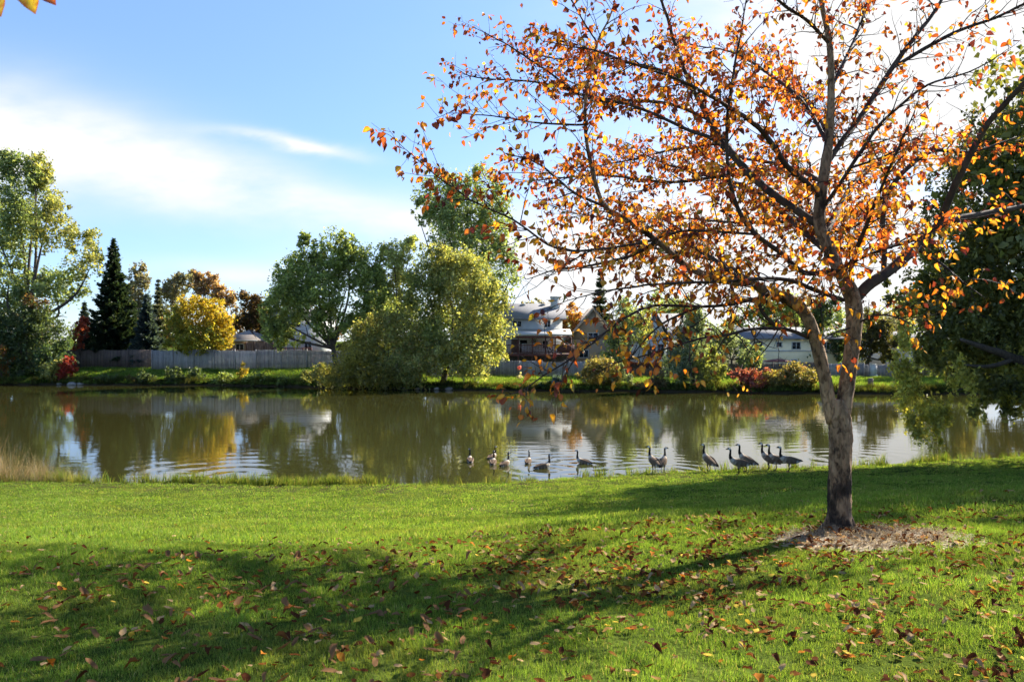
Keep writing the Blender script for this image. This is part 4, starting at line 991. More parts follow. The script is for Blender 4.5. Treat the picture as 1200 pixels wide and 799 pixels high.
def build_mulch():
    nx, ny = 70, 46
    xs = np.linspace(MULCH_C[0] - 1.25, MULCH_C[0] + 1.25, nx); ys = np.linspace(MULCH_C[1] - .75, MULCH_C[1] + .75, ny)
    X, Y = np.meshgrid(xs, ys)
    u = (X - MULCH_C[0]) / 0.74; v = (Y - MULCH_C[1]) / 0.47; r = np.sqrt(u * u + v * v)
    Z = ground(X, Y) + 0.045 * np.clip(1.08 - r, -0.5, 1) ** 1 + 0.010 * np.sin(X * 37 + Y * 11) * np.sin(Y * 41 - X * 7)
    V = np.stack([X, Y, Z], -1).reshape(-1, 3)
    i, j = np.meshgrid(np.arange(nx - 1), np.arange(ny - 1)); a = (j * nx + i).ravel()
    F = np.stack([a, a + 1, a + nx + 1, a + nx], 1)
    m = noisy_material('dry_mulch', [(0.3, (0.14, 0.10, 0.06)), (0.5, (0.30, 0.235, 0.145)), (0.7, (0.46, 0.38, 0.25))], 26, 8, 0.95, 0.7, dist=0.02)
    set_props(link_mesh('mulch', np_mesh('mulch', V, F, smooth_faces=True), m), 'dry straw and mulch around the pear trunk', None, None, 'structure')
    st = [blade_tuft('tuft', 26, 0.07, 0.018, 0.004, [((0.42, 0.33, 0.19), 3), ((0.26, 0.19, 0.10), 2), ((0.12, 0.08, 0.05), 1)], 2.6, 2) for _ in range(4)]
    n = 1900; x = MULCH_C[0] + (rng.random(n) * 2 - 1) * 1.15; y = MULCH_C[1] + (rng.random(n) * 2 - 1) * .68
    k = mulch_mask(x, y); x, y = x[k], y[k]; n = len(x)
    u = (x - MULCH_C[0]) / 0.74; v = (y - MULCH_C[1]) / 0.47; r = np.sqrt(u * u + v * v)
    z = ground(x, y) + 0.045 * np.clip(1.08 - r, 0, 1) + 0.004
    rot = np.stack([0.3 * rng.standard_normal(n), 0.3 * rng.standard_normal(n), rng.random(n) * 6.283], 1)
    sc = 0.7 + 0.8 * rng.random(n)
    scatter('dry_straw', 'pale dry straw bits on the mulch round the trunk', np.stack([x, y, z], 1), rot, np.stack([sc] * 3, 1), st, M['dry'])

def mulch_z(x, y):
    u = (x - MULCH_C[0]) / 0.74; v = (y - MULCH_C[1]) / 0.47; r = np.sqrt(u * u + v * v)
    return 0.045 * np.clip(1.08 - r, 0, 1) * mulch_mask(x, y)

FALL_KINDS = [
    ('dark russet', (0.080, 0.026, 0.009), 0.052, 'curled dark russet fallen leaf on the lawn'),
    ('rust', (0.17, 0.060, 0.014), 0.054, 'rust brown fallen leaf on the lawn'),
    ('tan', (0.38, 0.25, 0.12), 0.050, 'pale tan dry fallen leaf on the lawn'),
    ('orange', (0.42, 0.15, 0.02), 0.054, 'bright orange fallen leaf on the lawn'),
    ('yellow', (0.50, 0.35, 0.05), 0.046, 'small yellow fallen leaf on the lawn'),
    ('large brown', (0.20, 0.105, 0.045), 0.078, 'large curled brown fallen leaf on the shaded lawn'),
]
def fallen_mesh(kind, v):
    nm, c, s, lab = FALL_KINDS[kind]
    bend = [0.15, -0.45, 0.5, 0.05][v]; fold = [0.15, 0.4, 0.75, 0.1][v]
    tv, tt = leaf_template(bend, fold, 0.62 if kind < 5 else 0.42)
    tv = tv + rng.standard_normal(tv.shape) * 0.035
    tv[:, 0] -= 0.5; tv[:, 2] -= tv[:, 2].min()
    col = np.tile(np.array(c), (len(tv), 1)) * (1 + 0.15 * rng.standard_normal((len(tv), 1)))
    col[[2, 5, 8]] *= 1.15
    # stalk
    st = np.array([[-0.5, 0.012, tv[0, 2]], [-0.5, -0.012, tv[0, 2]], [-0.85, 0.0, tv[0, 2] + 0.08]])
    V = np.concatenate([tv, st]) * s
    T = np.concatenate([tt, [[11, 12, 13]]])
    return V, T, np.concatenate([col, np.tile(np.array(c) * .6, (3, 1))])

def build_fallen():
    protos = [[fallen_mesh(k, v) for v in range(4)] for k in range(6)]
    # where they lie: thick round the pear tree, thinner over the rest of the lawn
    xs, ys = [], []
    n = 92000
    y = 2.6 + 24 * rng.random(n) ** 1.3; x = (rng.random(n) * 2 - 1) * (0.62 * y + 2.4)
    d = np.hypot((x - 1.9) / 3.6, (y - 6.6) / 2.0)
    dens = 1.0 * np.exp(-d ** 2 * 0.9) + 0.10 + 0.10 * np.exp(-((x - 0) / 3.0) ** 2) * (y < 7)
    px_ = 600 + x / y * 1000
    dens = np.where((px_ < 560) & (y > 6.5), dens * 0.40, dens)
    dens = np.where(y > 8.6, dens * 0.22, dens)
    dens = np.where((y > 8.2) & (x > 0.5), dens * 0.35, dens)
    dens = np.where((np.hypot((x - 3.75) / 0.5, (y - 6.6) / 0.35) < 1), 1.0, dens)
    dens = np.where(np.hypot(x - 2.76, y - 7.2) < 0.14, 0, dens)
    clump = 0.30 + 1.1 * smooth(np.sin(x * 5 + 2 * np.sin(y * 4)) * np.sin(y * 6 - x * 3), -0.5, 0.7)
    k = (rng.random(n) < dens * clump * 0.60) & (y < near_shore(x) - 0.8)
    x, y = x[k], y[k]; n = len(x)
    z = ground(x, y) + np.where(mulch_mask(x, y), mulch_z(x, y) + 0.01, 0.010 + 0.016 * rng.random(n))
    kind = rng.choice(5, n, p=[0.38, 0.30, 0.22, 0.06, 0.04])
    left = (600 + x / y * 1000) < 560
    kind = np.where(left & (y < 6.4) & (rng.random(n) < 0.34), 5, kind)
    kind = np.where((y > 8.5) & (rng.random(n) < 0.55), 2, kind)
    var = rng.integers(0, 4, n); rz = rng.random(n) * 6.283; tx = 0.17 * rng.standard_normal(n); ty = 0.17 * rng.standard_normal(n)
    sc = 0.65 + 0.6 * rng.random(n)
    size = np.array([FALL_KINDS[q][2] for q in kind]) * sc / y
    vis = np.abs(x / y) < 0.59
    vis &= (400 + (CAM_Z - z) / y * 1000) < 793
    order = np.argsort(-np.where(vis, size, 0))
    solo = order[:300]; rest = order[300:]
    meshes = {}
    for i in solo:
        kk = (int(kind[i]), int(var[i]))
        if kk not in meshes:
            V, T, Cc = protos[kk[0]][kk[1]]
            me = np_mesh('fallen_leaf', V, T, Cc); me.materials.append(M['fallen']); meshes[kk] = me
        o = bpy.data.objects.new('fallen_leaf', meshes[kk]); COL.objects.link(o)
        o.location = (x[i], y[i], z[i]); o.rotation_euler = (tx[i], ty[i], rz[i]); o.scale = (sc[i],) * 3
        set_props(o, FALL_KINDS[kk[0]][3], 'leaf', 'fallen leaves on the lawn, ' + FALL_KINDS[kk[0]][0])
    Vs, Fs, Cs, base = [], [], [], 0
    for i in rest:
        V, T, Cc = protos[int(kind[i])][int(var[i])]
        rm = np.array(Matrix.Rotation(rz[i], 3, 'Z') @ Matrix.Rotation(ty[i], 3, 'Y') @ Matrix.Rotation(tx[i], 3, 'X'))
        Vs.append((V * sc[i] * (1.15 if y[i] > 9 else 1)) @ rm.T + np.array([x[i], y[i], z[i]])); Fs.append(T + base); Cs.append(Cc); base += len(V)
    me = np_mesh('fallen_leaves', np.concatenate(Vs), np.concatenate(Fs), np.concatenate(Cs))
    set_props(link_mesh('fallen_leaves', me, M['fallen']), 'scattered small autumn leaves over the lawn', None, None, 'stuff')
    print('fallen', n)

# ------------------------------------------------------------------ geese
def loft(spine, sides=14):
    """rings along a spine of (x, y, z, ry, rz, colour); one closed surface"""
    pts = np.array([s[:3] for s in spine], float)
    tan = np.gradient(pts, axis=0); tan /= np.linalg.norm(tan, axis=1)[:, None]
    V, C = [], []
    a = np.linspace(0, 2 * np.pi, sides, endpoint=False)
    for p, t, s in zip(pts, tan, spine):
        side = np.cross(np.array([0, 0, 1.0]), t)
        if np.linalg.norm(side) < 0.15: side = np.array([0, 1.0, 0])
        if side[1] < 0: side = -side
        side /= np.linalg.norm(side); up = np.cross(t, side)
        if up[2] < -0.2: up = -up
        for q in a:
            V.append(p + side * math.cos(q) * s[3] + up * math.sin(q) * s[4])
            c = s[5](math.sin(q)) if callable(s[5]) else s[5]
            C.append(c)
    n = len(spine); m = sides
    V += [pts[0], pts[-1]]; C += [C[0], C[-1]]
    Q = [[i * m + j, i * m + (j + 1) % m, (i + 1) * m + (j + 1) % m, (i + 1) * m + j] for i in range(n - 1) for j in range(m)]
    T = [[n * m, (j + 1) % m, j] for j in range(m)] + [[n * m + 1, (n - 1) * m + j, (n - 1) * m + (j + 1) % m] for j in range(m)]
    return np.array(V), Q, T, np.array(C)

def goose_mesh(pitch=0.15, neck_fwd=0.0, yaw=0.0, swim=False, neck_h=1.0):
    BK = (0.012, 0.011, 0.010); BR = (0.115, 0.080, 0.053); GR = (0.21, 0.160, 0.115); PALE = (0.42, 0.355, 0.28); WH = (0.75, 0.74, 0.70)
    if swim: GR = (0.34, 0.28, 0.21); PALE = (0.52, 0.46, 0.38); BR = (0.13, 0.088, 0.058)
    body = lambda top, bot: (lambda s: tuple(np.array(bot) + (np.array(top) - np.array(bot)) * np.clip(s * 1.2 + 0.5, 0, 1)))
    sp = [(-.47, .385, .025, .010, BK), (-.42, .385, .05, .018, BK), (-.36, .38, .07, .04, body(BK, WH)), (-.28, .37, .10, .075, body(BR, WH)), (-.16, .365, .13, .108, body(BR, GR)), (-.02, .375, .142, .122, body(BR, GR)),
          (.10, .40, .132, .118, body(GR, PALE)), (.18, .435, .105, .10, PALE), (.222, .475, .075, .08, PALE)]
    piv = np.array([-.05, .37])
    ca, sa = math.cos(pitch), math.sin(pitch)
    out = []
    for x, z, ry, rz_, c in sp:
        dx, dz = x - piv[0], z - piv[1]
        out.append((piv[0] + dx * ca - dz * sa, 0, piv[1] + dx * sa + dz * ca, ry, rz_, c))
    lx, _, lz = out[-1][:3]
    nk = [(.026, .035, .056, .058, BK), (.042, .075, .044, .046, BK), (.045, .15, .034, .036, BK), (.035, .22, .030, .032, BK), (.028, .28, .029, .031, BK), (.030, .325, .031, .034, BK)]
    for dx, dz, ry, rz_, c in nk:
        out.append((lx + dx + neck_fwd * dz, 0, lz + dz * neck_h * 0.88, ry * 1.05, rz_ * 1.05, c))
    hx, hz = out[-1][0], out[-1][2]
    cheek = lambda s: WH if s < 0.5 else BK
    hd = [(.018, .030, .036, .036, cheek), (.048, .042, .036, .033, cheek), (.078, .040, .028, .026, BK), (.10, .032, .017, .017, BK), (.125, .024, .013, .010, BK), (.148, .018, .009, .006, BK)]
    for dx, dz, ry, rz_, c in hd:
        out.append((hx + 1.1 * dx * math.cos(yaw), 1.1 * dx * math.sin(yaw), hz + dz, ry * 1.12, rz_ * 1.12, c))
    parts = [loft(out, 16)]
    for s in (-1, 1):   # folded wings lie along the flanks
        w = []
        for x, z, ry, rz_, yy, c in [(.13, .43, .02, .04, .10, GR), (.06, .425, .03, .075, .118, BR), (-.08, .415, .034, .088, .122, BR), (-.22, .41, .03, .07, .098, BR), (-.34, .405, .022, .042, .058, BR), (-.44, .405, .012, .018, .02, BK)]:
            dx, dz = x - piv[0], z - piv[1]
            w.append((piv[0] + dx * ca - dz * sa, s * yy, piv[1] + dx * sa + dz * ca, ry, rz_, c))
        parts.append(loft(w, 10))
        if not swim:
            lg = [(-.03, s * .062, .31, .05, .05, GR), (-.02, s * .062, .235, .03, .03, GR), (-.012, s * .06, .19, .015, .015, BK), (-.03, s * .06, .12, .012, .012, BK), (-.012, s * .06, .03, .012, .012, BK)]
            parts.append(loft(lg, 8))
            ft = [(-.03, s * .06, .012, .014, .012, BK), (.02, s * .06, .012, .03, .012, BK), (.075, s * .062, .009, .052, .009, BK)]
            parts.append(loft(ft, 8))
    mb = MB()
    for V, Q, T, C in parts: mb.add(V, Q, T, C)
    V = np.concatenate(mb.v); C = np.concatenate(mb.c)
    me = np_mesh('goose_source', V, [np.concatenate(mb.q), np.concatenate(mb.t)])
    o = bpy.data.objects.new('goose_source', me); COL.objects.link(o)
    md = o.modifiers.new('r', 'REMESH'); md.mode = 'VOXEL'; md.voxel_size = 0.0085
    sm = o.modifiers.new('s', 'SMOOTH'); sm.iterations = 2; sm.factor = 0.4
    dg = bpy.context.evaluated_depsgraph_get()
    res = bpy.data.meshes.new_from_object(o.evaluated_get(dg))
    bpy.data.objects.remove(o)
    kd = kdtree.KDTree(len(V))
    for i, v in enumerate(V): kd.insert(v, i)
    kd.balance()
    a = res.color_attributes.new('col', 'FLOAT_COLOR', 'POINT')
    cc = np.ones((len(res.vertices), 4), np.float32)
    for i, v in enumerate(res.vertices):
        hits = kd.find_n(v.co, 3)
        w = np.array([1 / (h[2] + 0.004) for h in hits]); w /= w.sum()
        cc[i, :3] = sum(C[h[1]] * q for h, q in zip(hits, w))
    # pale feather edges in rows across the back
    co = np.array([v.co for v in res.vertices])
    rows = 0.5 + 0.5 * np.sin(co[:, 0] * 150 + 3 * np.sin(co[:, 2] * 60))
    brown = (np.abs(cc[:, 0] - BR[0]) < 0.05)
    cc[:, :3] *= np.where(brown, 0.85 + 0.55 * rows, 1)[:, None]
    a.data.foreach_set('color', cc.ravel())
    res.polygons.foreach_set('use_smooth', np.ones(len(res.polygons), bool))
    res.materials.append(M['goose'])
    if swim:
        res.transform(Matrix.Translation((0, 0, -.315)))
    res.name = 'goose'
    return res

GEESE_STAND = [  # pixel of the feet, heading (0 = right, 90 = away), pitch, neck_fwd, head yaw, scale, label
    (766, 551, 118, .30, .02, 0.9, 1.0, 'standing goose seen from behind, leftmost of the geese on the lawn'),
    (777, 551, 62, .34, .02, -0.9, .93, 'slim goose beside the leftmost standing goose, its bill to the right'),
    (830, 549.5, 128, .42, -.02, 0.2, 1.0, 'goose standing alone with its neck straight up, between the pairs on the lawn'),
    (865, 555, 176, .12, .02, 0.1, 1.02, 'goose standing side on, facing left, nearest to the viewer'),
    (874, 549, 160, .38, .05, 0.2, 1.0, 'goose standing right behind the nearest goose, body sloping down to the right'),
    (900, 547.5, 150, .40, .02, 0.3, 1.0, 'leftmost goose of the close trio by the pear trunk'),
    (909, 548.5, 166, .30, .03, 0.2, .98, 'middle goose of the close trio by the pear trunk'),
    (924, 552, 168, .05, .03, 0.2, 1.0, 'goose with a level back and long tail, closest to the pear trunk'),
]
GEESE_SWIM = [
    (551, 541.5, 95, .0, .5, 1.0, 'swimming goose farthest left on the pond, showing its pale rear'),
    (577, 537.5, 60, .0, -.5, .95, 'swimming goose at the back of the pond trio'),
    (578, 544, 85, .0, .1, .98, 'swimming goose in front of another at the same spot in the pond trio'),
    (592, 546, 58, .0, -.4, 1.0, 'swimming goose at the right of the pond trio'),
    (619, 543, 80, .0, .1, .95, 'swimming goose alone between the pond trio and the goose facing right'),
    (637, 549, 24, .0, .0, 1.05, 'swimming goose nearest the shore, facing right'),
    (683, 543.5, 152, .0, .0, 1.02, 'dark swimming goose facing left, farthest right on the pond'),
]
GOOSE_BACK = {766: .45, 777: .6, 830: .8, 865: 2.0, 874: .9, 900: .75, 909: .95, 924: 1.7}
def build_geese():
    cache = {}
    for px, py, hd, pitch, nf, yaw, sc, lab in GEESE_STAND:
        me = goose_mesh(pitch, nf, yaw, False)
        D = 27.0
        for _ in range(8): D = float(near_shore((px - 600) * D / 1000)) - GOOSE_BACK[px]
        p = ((px - 600) * D / 1000, D)
        o = bpy.data.objects.new('goose', me); COL.objects.link(o)
        o.location = (p[0], p[1], g1(p[0], p[1]) + 0.015); o.rotation_euler = (0, 0, R(hd)); o.scale = (sc * .93,) * 3
        set_props(o, lab, 'goose', 'geese standing on the lawn')
    for px, py, hd, nf, yaw, sc, lab in GEESE_SWIM:
        me = goose_mesh(0.10, nf, yaw, True, 1.05)
        D = CAM_Z / ((py - 400) / 1000)
        o = bpy.data.objects.new('goose', me); COL.objects.link(o)
        o.location = ((px - 600) * D / 1000, D, 0); o.rotation_euler = (0, 0, R(hd)); o.scale = (sc * .82,) * 3
        set_props(o, lab, 'goose', 'geese swimming on the pond')

# ------------------------------------------------------------------ fences and houses
M['fence_grey'] = noisy_material('weathered_boards', [(0.3, (0.17, 0.16, 0.15)), (0.7, (0.30, 0.285, 0.27))], 3, 6, 0.9, 0.3, (4, 4, 0.4), attr=True)
M['fence_brown'] = noisy_material('brown_boards', [(0.3, (0.075, 0.055, 0.042)), (0.7, (0.14, 0.105, 0.085))], 3, 6, 0.9, 0.3, (4, 4, 0.4), attr=True)
M['roof_grey'] = noisy_material('roof_shingles', [(0.3, (0.13, 0.13, 0.135)), (0.7, (0.22, 0.215, 0.215))], 9, 6, 0.9, 0.4, (1, 1, 3))
M['roof_dark'] = noisy_material('dark_shingles', [(0.3, (0.055, 0.06, 0.07)), (0.7, (0.10, 0.105, 0.12))], 9, 6, 0.9, 0.4, (1, 1, 3))
M['roof_tan'] = noisy_material('tan_shingles', [(0.3, (0.20, 0.17, 0.14)), (0.7, (0.32, 0.28, 0.24))], 9, 6, 0.9, 0.4, (1, 1, 3))
M['siding_grey'] = flat('grey_siding', (0.42, 0.42, 0.39), 0.06, scale=2, bump=0.1)
M['siding_cream'] = flat('cream_siding', (0.84, 0.71, 0.45), 0.06, scale=2, bump=0.1)
M['siding_white'] = flat('white_siding', (0.48, 0.48, 0.46), 0.06, scale=2, bump=0.1)
M['siding_tan'] = flat('tan_siding', (0.30, 0.225, 0.14), 0.06, scale=2, bump=0.1)
M['trim'] = flat('white_trim', (0.44, 0.43, 0.40), 0.05, scale=4, bump=0.05)
M['deck_red'] = noisy_material('dark_red_stain', [(0.3, (0.075, 0.028, 0.024)), (0.7, (0.13, 0.05, 0.04))], 6, 5, 0.7, 0.2, (1, 1, 0.5))
M['deck_brown'] = noisy_material('brown_stain', [(0.3, (0.07, 0.045, 0.035)), (0.7, (0.12, 0.08, 0.062))], 6, 5, 0.8, 0.2, (4, 1, 0.5))
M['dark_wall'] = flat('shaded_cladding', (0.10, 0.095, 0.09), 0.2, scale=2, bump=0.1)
M['metal'] = flat('grey_metal', (0.35, 0.35, 0.36), 0.1, scale=6, bump=0.05, rough=0.5)
M['canvas'] = flat('maroon_canvas', (0.15, 0.045, 0.035), 0.15, scale=6, bump=0.1)
def glass():
    m, ns, ln = new_mat('window_glass')
    out = node(ns, 'ShaderNodeOutputMaterial'); b = node(ns, 'ShaderNodeBsdfPrincipled')
    nz = node(ns, 'ShaderNodeTexNoise'); nz.inputs['Scale'].default_value = 0.8
    r = ramp(ns, [(0.3, (0.012, 0.014, 0.016)), (0.7, (0.035, 0.037, 0.04))]); ln.new(nz.outputs['Fac'], r.inputs[0]); ln.new(r.outputs[0], b.inputs['Base Color'])
    b.inputs['Roughness'].default_value = 0.06
    ln.new(b.outputs[0], out.inputs['Surface']); return m
M['glass'] = glass()

def fence(label, pts, height, mat, group='board fences along the far bank', rails=True, vines=None):
    """boards follow a line of plan points; posts every few metres"""
    pts = np.array(pts, float)
    b = np.array([pts[0, 0], pts[0, 1], g1(*pts[0])])
    e = empty('board_fence', b, label, 'fence', group)
    for (a, c) in zip(pts[:-1], pts[1:]):
        d = c - a; L = np.linalg.norm(d); d /= L; rz = math.atan2(d[1], d[0])
        npan = max(1, round(L / 2.4)); pl = L / npan
        nrm = np.array([d[1], -d[0]])
        if nrm[1] > 0: nrm = -nrm
        for q in range(npan):
            mb = MB(); x = 0.0
            shade = 0.85 + 0.3 * random.random(); dz = 0.05 * random.gauss(0, 1)
            while x < pl - 0.02:
                w = min(0.14, pl - x)
                p = a + d * (q * pl + x + w / 2)
                h = height + dz + 0.02 * random.gauss(0, 1); z = g1(p[0], p[1])
                t = shade * (0.8 + 0.4 * random.random())
                mb.box((p[0], p[1], z + h / 2 - 0.02), (w - 0.012, 0.022, h + 0.04), rz, col=(t, t * (0.96 + 0.06 * random.random()), t * (0.93 + 0.08 * random.random())))
                x += 0.14
            mid = a + d * (q * pl + pl / 2)
            for rr in (0.3, 0.8):
                pm = mid - nrm * 0.035
                mb.box((pm[0], pm[1], g1(*mid) + height * rr), (pl - 0.1, 0.04, 0.09), rz)
            mb.build('panel', mat, e, with_col=True)
            mp = MB(); p = a + d * (q * pl) + nrm * 0.07
            mp.box((p[0], p[1], g1(*p) + height / 2 + 0.02), (0.1, 0.1, height + 0.14 + (0.2 if random.random() < .2 else 0)), rz, col=(1.05, 1.05, 1.05))
            mp.build('post', mat, e, with_col=True)
    if vines:
        a, c = pts[0], pts[-1]; n = 1500
        t = rng.random(n); p = a + (c - a) * t[:, None]
        z = ground(p[:, 0], p[:, 1]) + height + 0.06 * rng.standard_normal(n) - 0.5 * rng.random(n) ** 3
        V, F, C = leaf_quads(np.stack([p[:, 0] + .05 * rng.standard_normal(n), p[:, 1] - 0.06 - 0.1 * rng.random(n), z], 1), np.full(n, 0.13), pal(R_RED + B_BRN, n))
        link_mesh('vine', np_mesh('vine', V, F, C), M['leaf'], e)
    return e

def plan(px, D): return ((px - 600) * D / 1000, D)

def window(parent, x, y, z0, z1, w, split=True):
    """window in a wall facing the viewer; the wall face is at y"""
    h = z1 - z0; fr = MB(); t = 0.09
    for zz in (z0 + t / 2, z1 - t / 2): fr.box((x, y - 0.03, zz), (w, 0.07, t))
    for xx in (x - w / 2 + t / 2, x + w / 2 - t / 2): fr.box((xx, y - 0.031, (z0 + z1) / 2), (t, 0.068, h - 2 * t))
    if split: fr.box((x, y - 0.028, (z0 + z1) / 2), (0.06, 0.06, h - 2 * t))
    f = fr.build('window', M['trim'], parent)
    g = MB(); g.box((x, y - 0.012, (z0 + z1) / 2), (w - 2 * t, 0.012, h - 2 * t)); 
    o = g.build('pane', M['glass'], f)
    o.location = (0, 0, 0)
    return f

def gable(parent, x0, x1, y0, y1, z0, z1, mat, over=0.45, t=0.18, axis='x', mat_name='roof'):
    """two-slope roof; ridge along axis"""
    mb = MB()
    if axis == 'x':
        ym = (y0 + y1) / 2
        for s, ye in ((-1, y0 - over), (1, y1 + over)):
            poly = [(x0 - over, ye, z0 - 0.12), (x1 + over, ye, z0 - 0.12), (x1 + over, ym - s * 0.0, z1), (x0 - over, ym, z1)]
            mb.prism(poly, (0, 0, t))
    else:
        xm = (x0 + x1) / 2
        for s, xe in ((-1, x0 - over), (1, x1 + over)):
            poly = [(xe, y0 - over, z0 - 0.12), (xe, y1 + over, z0 - 0.12), (xm, y1 + over, z1), (xm, y0 - over, z1)]
            mb.prism(poly, (0, 0, t))
    return mb.build(mat_name, mat, parent)

def gable_wall(parent, x0, x1, y0, y1, zb, z0, z1, mat, axis='x'):
    mb = MB()
    mb.box(((x0 + x1) / 2, (y0 + y1) / 2, (zb + z0) / 2), (x1 - x0, y1 - y0, z0 - zb))
    if axis == 'y':
        xm = (x0 + x1) / 2
        mb.prism([(x0, y0, z0 + .003), (x1, y0, z0 + .003), (xm, y0, z1 - 0.03)], (0, y1 - y0, 0))
    else:
        ym = (y0 + y1) / 2
        mb.prism([(x0, y0, z0 + .003), (x0, y1, z0 + .003), (x0, ym, z1 - 0.03)], (x1 - x0, 0, 0))
    return mb.build('wall', mat, parent)

def Z(py, D): return CAM_Z - (py - 400) * D / 1000
def X(px, D): return (px - 600) * D / 1000

def build_houses():
    # --- grey house with the covered red deck
    D = 97.0; zg = g1(X(635, D), D)
    e = empty('deck_house', (X(635, D), D, zg), 'grey two-storey house with a covered dark red deck', 'house')
    x0, x1 = X(588, D), X(659, D); zb = zg - .3; ze = Z(374, D)
    gable_wall(e, x0, x1, D, D + 9, zb, ze, Z(356, D), M['siding_grey'])
    rf = gable(e, x0, x1, D, D + 9, ze, Z(356, D), M['roof_grey'])
    c = MB(); c.box((X(652, D), D + 3.2, Z(359, D)), (1.0, 1.0, 2.2)); c.box((X(652, D), D + 3.2, Z(359, D) + 1.16), (1.15, 1.15, 0.12)); c.build('chimney', M['siding_grey'], rf).location = (0, 0, 0)
    for px in (614, 638):
        v = MB(); v.box((X(px, D), D + 4.0, Z(356.5, D)), (0.5, 0.4, 0.35)); v.build('vent', M['metal'], rf).location = (0, 0, 0)
    window(e, X(606, D), D, Z(384, D), Z(376, D), 1.1)
    window(e, X(641.5, D), D, Z(384.5, D), Z(375, D), 0.75); 
    window(e, X(613.5, D), D, Z(414, D), Z(398, D), 1.0, False); window(e, X(639, D), D, Z(409, D), Z(399, D), 0.75)
    dr = MB(); dr.box((X(604, D), D - .03, (Z(414, D) + Z(398, D)) / 2), (0.95, 0.06, Z(398, D) - Z(414, D))); dr.build('door', M['deck_brown'], e)
    Dp = D - 3.2
    pc = MB(); pc.prism([(X(590, D), Dp - .2, Z(393.5, Dp)), (X(668, D), Dp - .2, Z(393.5, Dp)), (X(668, D), D - .004, Z(387.5, D)), (X(590, D), D - .004, Z(387.5, D))], (0, 0, .14)); pc.build('porch_roof', M['trim'], e)
    fb = MB(); fb.box((X(629, D), Dp - .1, Z(395.5, Dp)), (X(667, D) - X(591, D), .1, .22)); fb.build('fascia', M['deck_red'], e)
    dk = MB(); dk.box((X(629, D), (Dp + D) / 2 - .01, Z(416, D)), (X(670, D) - X(588, D), D - Dp - .03, .28)); dk.build('deck', M['deck_red'], e)
    for px in (592, 607, 623, 638, 649, 667):
        p_ = MB(); p_.box((X(px, D), Dp + .07, (Z(394.5, Dp) + zb) / 2), (.14, .14, Z(394.5, Dp) - zb - .16)); p_.build('post', M['deck_red'], e)
    rl = MB()
    for py in (404.8, 413.5): rl.box((X(629, D), Dp + .0, Z(py, Dp)), (X(670, D) - X(588, D), .08, .1))
    xx = X(588, D)
    while xx < X(670, D):
        rl.box((xx, Dp + .002, Z(409.2, Dp)), (.05, .05, .78)); xx += .17
    rl.build('railing', M['deck_red'], e)
    st = MB(); st.box((X(661, D), Dp + 0.04, Z(409, Dp)), (1.9, .04, .95)); st.build('railing_panel', M['deck_red'], e)
    lw = MB(); lw.box((X(628, D), D - .06, (Z(418, D) + zb) / 2), (X(662, D) - X(590, D), .1, Z(418.2, D) - zb)); lw.build('painted_shade_wall', M['dark_wall'], e)  # dark sheet with the shade below the deck put into its colour
    # things on the deck
    gx = X(616, D)
    g = empty('barbecue_grill', (gx, D - 1.6, Z(414.6, D)), 'grey covered grill standing on the dark red deck', 'grill')
    z0 = Z(414.6, D)
    b_ = MB(); b_.box((gx, D - 1.6, z0 + .45), (.9, .55, .7)); b_.build('cart', M['metal'], g)
    l_ = MB(); l_.tube([[gx - .42, D - 1.6, z0 + .86], [gx, D - 1.6, z0 + .92], [gx + .42, D - 1.6, z0 + .86]], [.24, .28, .24], 12); l_.build('lid', M['metal'], g, True)
    hb = MB(); hx = X(625, D)
    hb.tube([[hx, Dp + .5, Z(397.5, Dp)], [hx, Dp + .5, Z(400, Dp)]], [.012, .012], 5); hb.tube([[hx, Dp + .5, Z(402, Dp)], [hx, Dp + .5, Z(401, Dp)], [hx, Dp + .5, Z(400, Dp)]], [.12, .2, .21], 10)
    h_e = empty('hanging_basket', (hx, Dp + .5, Z(402, Dp)), 'dark hanging basket under the porch roof of the deck house', 'basket')
    hb.build('basket', M['dark_wall'], h_e, True)
    V, F, C = leaf_quads(np.array([hx, Dp + .5, Z(400, Dp)]) + rng.standard_normal((120, 3)) * [.2, .2, .12], np.full(120, .13), pal(G_DK, 120)); link_mesh('foliage', np_mesh('foliage', V, F, C), M['leaf'], h_e)
    # --- tan gable house
    D = 101; zg = g1(X(690, D), D)
    e = empty('tan_house', (X(690, D), D, zg), 'tan house with a steep pale gable edge beside the deck house', 'house')
    x0, x1 = X(668, D), X(722, D)
    gable_wall(e, x0, x1, D, D + 9, zg - .3, Z(398, D), Z(362, D), M['siding_tan'], 'y')
    gable(e, x0, x1, D, D + 9, Z(398, D), Z(362, D), M['roof_tan'], axis='y', over=.3)
    fa = MB(); xm = (x0 + x1) / 2
    for xe in (x0 - .3, x1 + .3): fa.prism([(xe, D - .36, Z(398, D) - .2), (xe, D - .36, Z(398, D) + .1), (xm, D - .36, Z(362, D) + .1), (xm, D - .36, Z(362, D) - .2)], (0, .05, 0))
    fa.build('fascia', M['siding_tan'], e)
    window(e, X(695, D), D, Z(402, D), Z(390, D), 1.3); window(e, X(684, D), D, Z(420, D), Z(410, D), 1.2)
    # --- dark gabled house
    D = 98; zg = g1(X(770, D), D)
    e = empty('gabled_house', (X(770, D), D, zg), 'white-walled house with a dark pointed gable roof', 'house')
    x0, x1 = X(745, D), X(808, D)
    gable_wall(e, x0, x1, D, D + 10, zg - .3, Z(398, D), Z(368, D), M['siding_white'])
    gable(e, x0, x1, D, D + 10, Z(398, D), Z(368, D), M['roof_grey'])
    dx0, dx1 = X(753, D), X(779, D)
    gable_wall(e, dx0, dx1, D - 1.5, D - .004, zg - .3, Z(396, D), Z(370, D), M['siding_white'], 'y')
